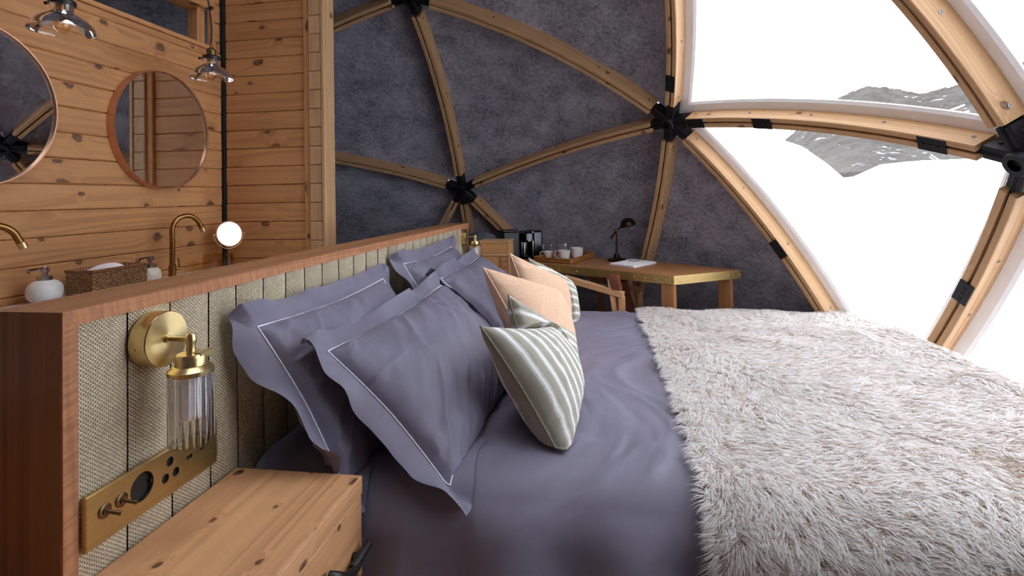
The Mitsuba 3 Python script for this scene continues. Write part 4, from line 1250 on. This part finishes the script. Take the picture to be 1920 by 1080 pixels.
depth = 0.50
for off in (0.0, depth):
    o = nn * off + np.array([0, 0, -0.06 if off else 0.0])
    A, B = np.r_[ca, 0.752] + o, np.r_[cb, 0.676] + o
    put('arm_rail', bar(A + [0, 0, -0.016], B + [0, 0, -0.016], 0.042, 0.034), 'mat_oak', ch)
    put('leg', bar(B + [0, 0, -0.02] - d * 0.012, np.r_[cb, 0.0 - o[2]] + o - d * 0.012, 0.036, 0.034), 'mat_oak', ch)
    put('leg', bar(A + d * 0.05 + [0, 0, -0.02], np.r_[ca, 0.0 - o[2]] + o + d * 0.16, 0.032, 0.028), 'mat_oak', ch)
    put('seat_rail', bar(np.r_[ca, 0.42] + o + d * 0.1, np.r_[cb, 0.45] + o, 0.03, 0.05), 'mat_oak', ch)
    put('back_post', bar(np.r_[cb, 0.40] + o - d * 0.03, np.r_[cb, 0.745] + o - d * 0.075, 0.028, 0.03), 'mat_oak', ch)
sl = []
for k in np.linspace(0.02, depth - 0.02, 12):
    o = nn * k + np.array([0, 0, -0.06 * min(1.0, k / 0.10)])
    prof = spline([np.r_[cb, 0.750] + o - d * 0.055, np.r_[cb, 0.757] + o - d * 0.075, np.r_[cb, 0.70] + o - d * 0.078, np.r_[cb, 0.50] + o - d * 0.04, np.r_[cb, 0.43] + o - d * 0.07, np.r_[ca, 0.44] + o + d * 0.12], 30)
    sl.append(prof)
sl = np.array(sl)
put('leather_sling', (sl.reshape(-1, 3), grid_faces(12, 30)), 'mat_leather', ch, smooth=True)
put('leather_sleeve', hull([tuple(np.r_[cb, z] - d * (0.06 + (0.785 - z) * -0.22) + d * s * 0.022 + nn * t) for z in (0.685, 0.764) for s in (-1, 1) for t in (-0.02, 0.05)]), 'mat_leather', ch, smooth=30)
put('back_sling', (np.array([[np.r_[cb, z] - d * (0.10 - (0.785 - z) * 0.2) + nn * t - np.array([0, 0, 0.06 * min(1.0, t / 0.10)]) for z in np.linspace(0.56, 0.755, 10)] for t in np.linspace(0.0, depth, 10)]).reshape(-1, 3), grid_faces(10, 10)), 'mat_leather', ch, smooth=True)

# ------------------------------------------------------------------ things on the desk
lp = thing('desk_lamp', 'small dark bronze desk lamp with a dome shade on the desk', 'lamp')
scene['mat_dark_bronze'] = principled(srgb(52, 40, 32), 0.3, metallic=0.8)
lx, ly = 0.142, 3.53
put('base', place(lathe([(0, 0), (0.060, 0), (0.060, 0.011), (0.056, 0.015), (0.03, 0.018), (0.022, 0.026), (0.016, 0.042), (0.008, 0.055), (0.0, 0.055)], 40), (lx, ly, DZ)), 'mat_dark_bronze', lp)
put('pole', cyl((lx, ly, DZ + 0.05), (lx + 0.002, ly, DZ + 0.195), 0.0058), 'mat_dark_bronze', lp)
put('joint', cat_mesh([place(trimesh.creation.icosphere(2, 0.011), (lx + 0.002, ly, DZ + 0.197))]), 'mat_bronze', lp, smooth=True)
put('arm', tube([(lx - 0.036, ly + 0.005, DZ + 0.145), (lx + 0.002, ly, DZ + 0.197), (lx + 0.050, ly, DZ + 0.236)], [0.0068, 0.0052, 0.0052], 12), 'mat_dark_bronze', lp, smooth=40)
sh = lathe([(0.050, 0.0), (0.052, 0.003), (0.050, 0.018), (0.043, 0.036), (0.030, 0.049), (0.014, 0.056), (0.0, 0.058)], 40)
put('shade', place(sh, (lx + 0.078, ly, DZ + 0.222), z=(-0.22, 0.1, 0.95)), 'mat_dark_bronze', lp)
pd = thing('notepad', 'white notepad with pens lying at the front of the desk', 'notepad')
pq = [np.array(v) for v in ((0.084, 3.320), (0.224, 3.178), (0.379, 3.399), (0.242, 3.563))]
pq = [np.array([0.232, 3.366]) + (v - np.array([0.232, 3.366])) * 0.97 for v in pq]
put('pages', slab(pq, DZ + 0.0008, DZ + 0.011), 'mat_cloth_white', pd)
scene['mat_grey_plastic'] = principled(srgb(150, 155, 160), 0.3)
for a, b, w in (((0.215, 3.40), (0.245, 3.49), 'left'), ((0.235, 3.375), (0.285, 3.45), 'right')):
    tag(put('pen', tube([(a[0], a[1], DZ + 0.0158), (b[0], b[1], DZ + 0.0158)], 0.0045, 10), 'mat_grey_plastic', smooth=40), f'grey pen lying on the white notepad, the {w} one of two', 'pen', 'pens on the notepad')

scene['mat_rattan'] = principled(mikit.proc(wood_fn(srgb(166, 112, 64), srgb(104, 62, 32), srgb(70, 42, 24), rings=120, knots=0.0, streak=0.6)), 0.45)
ty = thing('serving_tray', 'brown wooden serving tray with raised rim holding cups on the desk', 'tray')
tq = [np.array(v) for v in ((-0.394, 3.520), (-0.150, 3.372), (0.000, 3.780), (-0.240, 3.940))]
tp = sg.Polygon(tq).buffer(-0.004).buffer(0.004)
put('base', wuv(place(trimesh.creation.extrude_polygon(tp, 0.006, engine='earcut'), (0, 0, DZ + 0.001)), (1, -0.6, 0)), 'mat_rattan', ty)
ring = np.array(tp.exterior.coords)[:-1]
for h, r in ((0.009, 0.0088), (0.0245, 0.0075)):
    put('rim_rail', tube([(x, y, DZ + h) for x, y in ring], r, 10, closed=True), 'mat_rattan_plain', ty, smooth=True)
scene['mat_rattan_plain'] = principled(srgb(150, 98, 52), 0.4)
ZT = DZ + 0.008
CUPMAT = 'mat_stoneware'
scene[CUPMAT] = principled(srgb(224, 220, 214), 0.4, clearcoat=0.3)


def cup(x, y, r, h, label, ang, cat='cup', taper=0.8, grp=None):
    t = thing('cup', label, cat, grp)
    put('bowl', place(lathe([(0, 0.0), (r * taper * 0.8, 0.0), (r * taper, 0.004), (r * (0.5 + taper / 2), h * 0.5), (r, h), (r - 0.0025, h + 0.0005), (r * (0.5 + taper / 2) - 0.003, h * 0.5), (r * taper * 0.8, 0.006), (0, 0.006)], 40), (x, y, ZT)), CUPMAT, t, smooth=50)
    if ang is not None:
        dd = np.array([math.cos(ang), math.sin(ang), 0])
        q = np.array([x, y, ZT])
        put('handle', tube(spline([q + dd * (r * 0.95) + [0, 0, h * 0.82], q + dd * (r + 0.018) + [0, 0, h * 0.84], q + dd * (r + 0.022) + [0, 0, h * 0.5], q + dd * (r * 0.88) + [0, 0, h * 0.16]], 20), 0.0036, 10), CUPMAT, t, smooth=True)


cup(-0.200, 3.560, 0.041, 0.058, 'white stoneware cup with handle at the front of the tray', math.pi * 0.93)
cup(-0.120, 3.660, 0.044, 0.066, 'taller white stoneware cup behind the front cup on the tray', None, taper=0.86)
cup(-0.312, 3.640, 0.036, 0.044, 'small cream jug with handle left of the cups on the tray', math.pi * 0.95, 'jug', 0.6)
for i, (x, y, hh) in enumerate(((-0.345, 3.73, 0.075), (-0.290, 3.76, 0.08), (-0.235, 3.735, 0.085), (-0.21, 3.80, 0.08))):
    t = thing('drinking_glass', ['clear glass tumbler at the left of the tray behind the cream jug', 'clear glass tumbler behind the cream jug on the tray', 'clear glass tumbler between jug and front cup on the tray', 'clear glass tumbler at the back of the tray behind the front cup'][i], 'glass', 'clear tumblers on the tray')
    put('body', place(lathe([(0, 0.006), (0.024, 0.006), (0.026, 0.0), (0.029, hh)], 32), (x, y, ZT)), 'mat_clear_glass', t, smooth=40)
sb = thing('stopper_bottle', 'small glass bottle with a white stopper at the back of the tray', 'bottle')
put('body', place(lathe([(0, 0), (0.02, 0), (0.022, 0.005), (0.022, 0.045), (0.01, 0.06), (0.01, 0.07)], 28), (-0.20, 3.735, ZT)), 'mat_clear_glass', sb, smooth=40)
put('stopper', place(trimesh.creation.icosphere(2, 0.011), (-0.20, 3.735, ZT + 0.078)), CUPMAT, sb, smooth=True)

scene['mat_gloss_black'] = principled(srgb(14, 14, 16), 0.12)
cm = thing('coffee_machine', 'glossy black coffee machine at the left end of the desk', 'coffee machine')
mx, my = -0.430, 3.690
mo = np.array([mx, my, DZ])
f = nz(np.array([0.45, -0.89, 0]))
rt = nz(np.array([0.89, 0.45, 0]))


def mbox(r0, r1, f0, f1, z0, z1, c=0.006):
    return place(cbox((r0, -f1, z0), (r1, -f0, z1), c), mo, M=np.stack([rt, -f, [0, 0, 1]], 1))


put('body', mbox(0.0, 0.075, -0.16, 0.02, 0.0, 0.190, 0.012), 'mat_gloss_black', cm)
put('brew_head', mbox(-0.07, 0.0, -0.14, 0.05, 0.115, 0.188, 0.014), 'mat_gloss_black', cm)
put('column', mbox(-0.07, 0.0, -0.14, -0.04, 0.02, 0.115, 0.006), 'mat_gloss_black', cm)
put('drip_tray', mbox(-0.075, 0.0, -0.04, 0.06, 0.0, 0.022, 0.006), 'mat_gloss_black', cm)
put('trim_strip', mbox(-0.002, 0.003, 0.0, 0.022, 0.0, 0.185, 0.001), 'mat_chrome', cm)
put('trim_strip', mbox(-0.074, -0.069, 0.03, 0.052, 0.02, 0.112, 0.001), 'mat_chrome', cm)
put('lid_badge', mbox(-0.045, -0.025, 0.049, 0.053, 0.12, 0.175, 0.001), 'mat_grey_plastic', cm)
kt = thing('storage_box', 'matt black storage box between coffee machine and headboard end', 'box')
put('box', mbox(-0.20, -0.085, -0.14, -0.01, 0.0, 0.185, 0.005), 'mat_black', kt)
put('lid', mbox(-0.203, -0.082, -0.143, -0.007, 0.186, 0.196, 0.003), 'mat_black', kt)

# ------------------------------------------------------------------ far bedside cabinet and the round seat behind it
fc = thing('bedside_cabinet', 'wooden bedside cabinet with framed panel beyond the far pillows', 'cabinet')
x0, x1, y0, z1 = -0.725, -0.524, 3.26, 0.922
put('carcass', wuv(cbox((x0, y0 + 0.004, 0.02), (x1 - 0.004, y0 + 0.22, z1 - 0.006), 0.003), (0, 0, 1)), 'mat_wall_wood', fc)
put('top', wuv(cbox((x0 - 0.004, y0 - 0.004, z1 - 0.006), (x1, y0 + 0.224, z1), 0.0015), (1, 0, 0)), 'mat_frame_wood', fc)
put('stile', wuv(cbox((x1 - 0.006, y0 - 0.004, 0.02), (x1, y0 + 0.006, z1 - 0.0065), 0.001), (0, 0, 1)), 'mat_frame_wood', fc)
put('panel', wuv(cbox((x0, y0 - 0.001, z1 - 0.072), (x1 - 0.0065, y0 + 0.003, z1 - 0.0065), 0.001), (1, 0, 0)), 'mat_wall_wood', fc)
put('rail', wuv(cbox((x0, y0 - 0.004, z1 - 0.088), (x1 - 0.0065, y0 + 0.004, z1 - 0.074), 0.001), (1, 0, 0)), 'mat_frame_wood', fc)
for k in range(4):
    put('drawer', wuv(cbox((x1 - 0.056, y0 - 0.005, z1 - 0.122 - k * 0.034), (x1 - 0.010, y0 + 0.003, z1 - 0.094 - k * 0.034), 0.002), (1, 0, 0)), 'mat_headboard', fc)
scene['mat_grey_fabric'] = principled(srgb(84, 88, 98), 0.9)
st = thing('tub_chair', 'grey round backed seat half hidden behind the far bedside cabinet', 'chair')
put('shell', place(lathe([(0, 0.0), (0.10, 0.0), (0.115, 0.02), (0.112, 0.08), (0.095, 0.12), (0.05, 0.14), (0, 0.143)], 40), (-0.772, 3.60, 0.815)), 'mat_grey_fabric', st, smooth=True)
put('stand', cyl((-0.735, 3.60, 0.0), (-0.772, 3.60, 0.815), 0.03), 'mat_black', st)
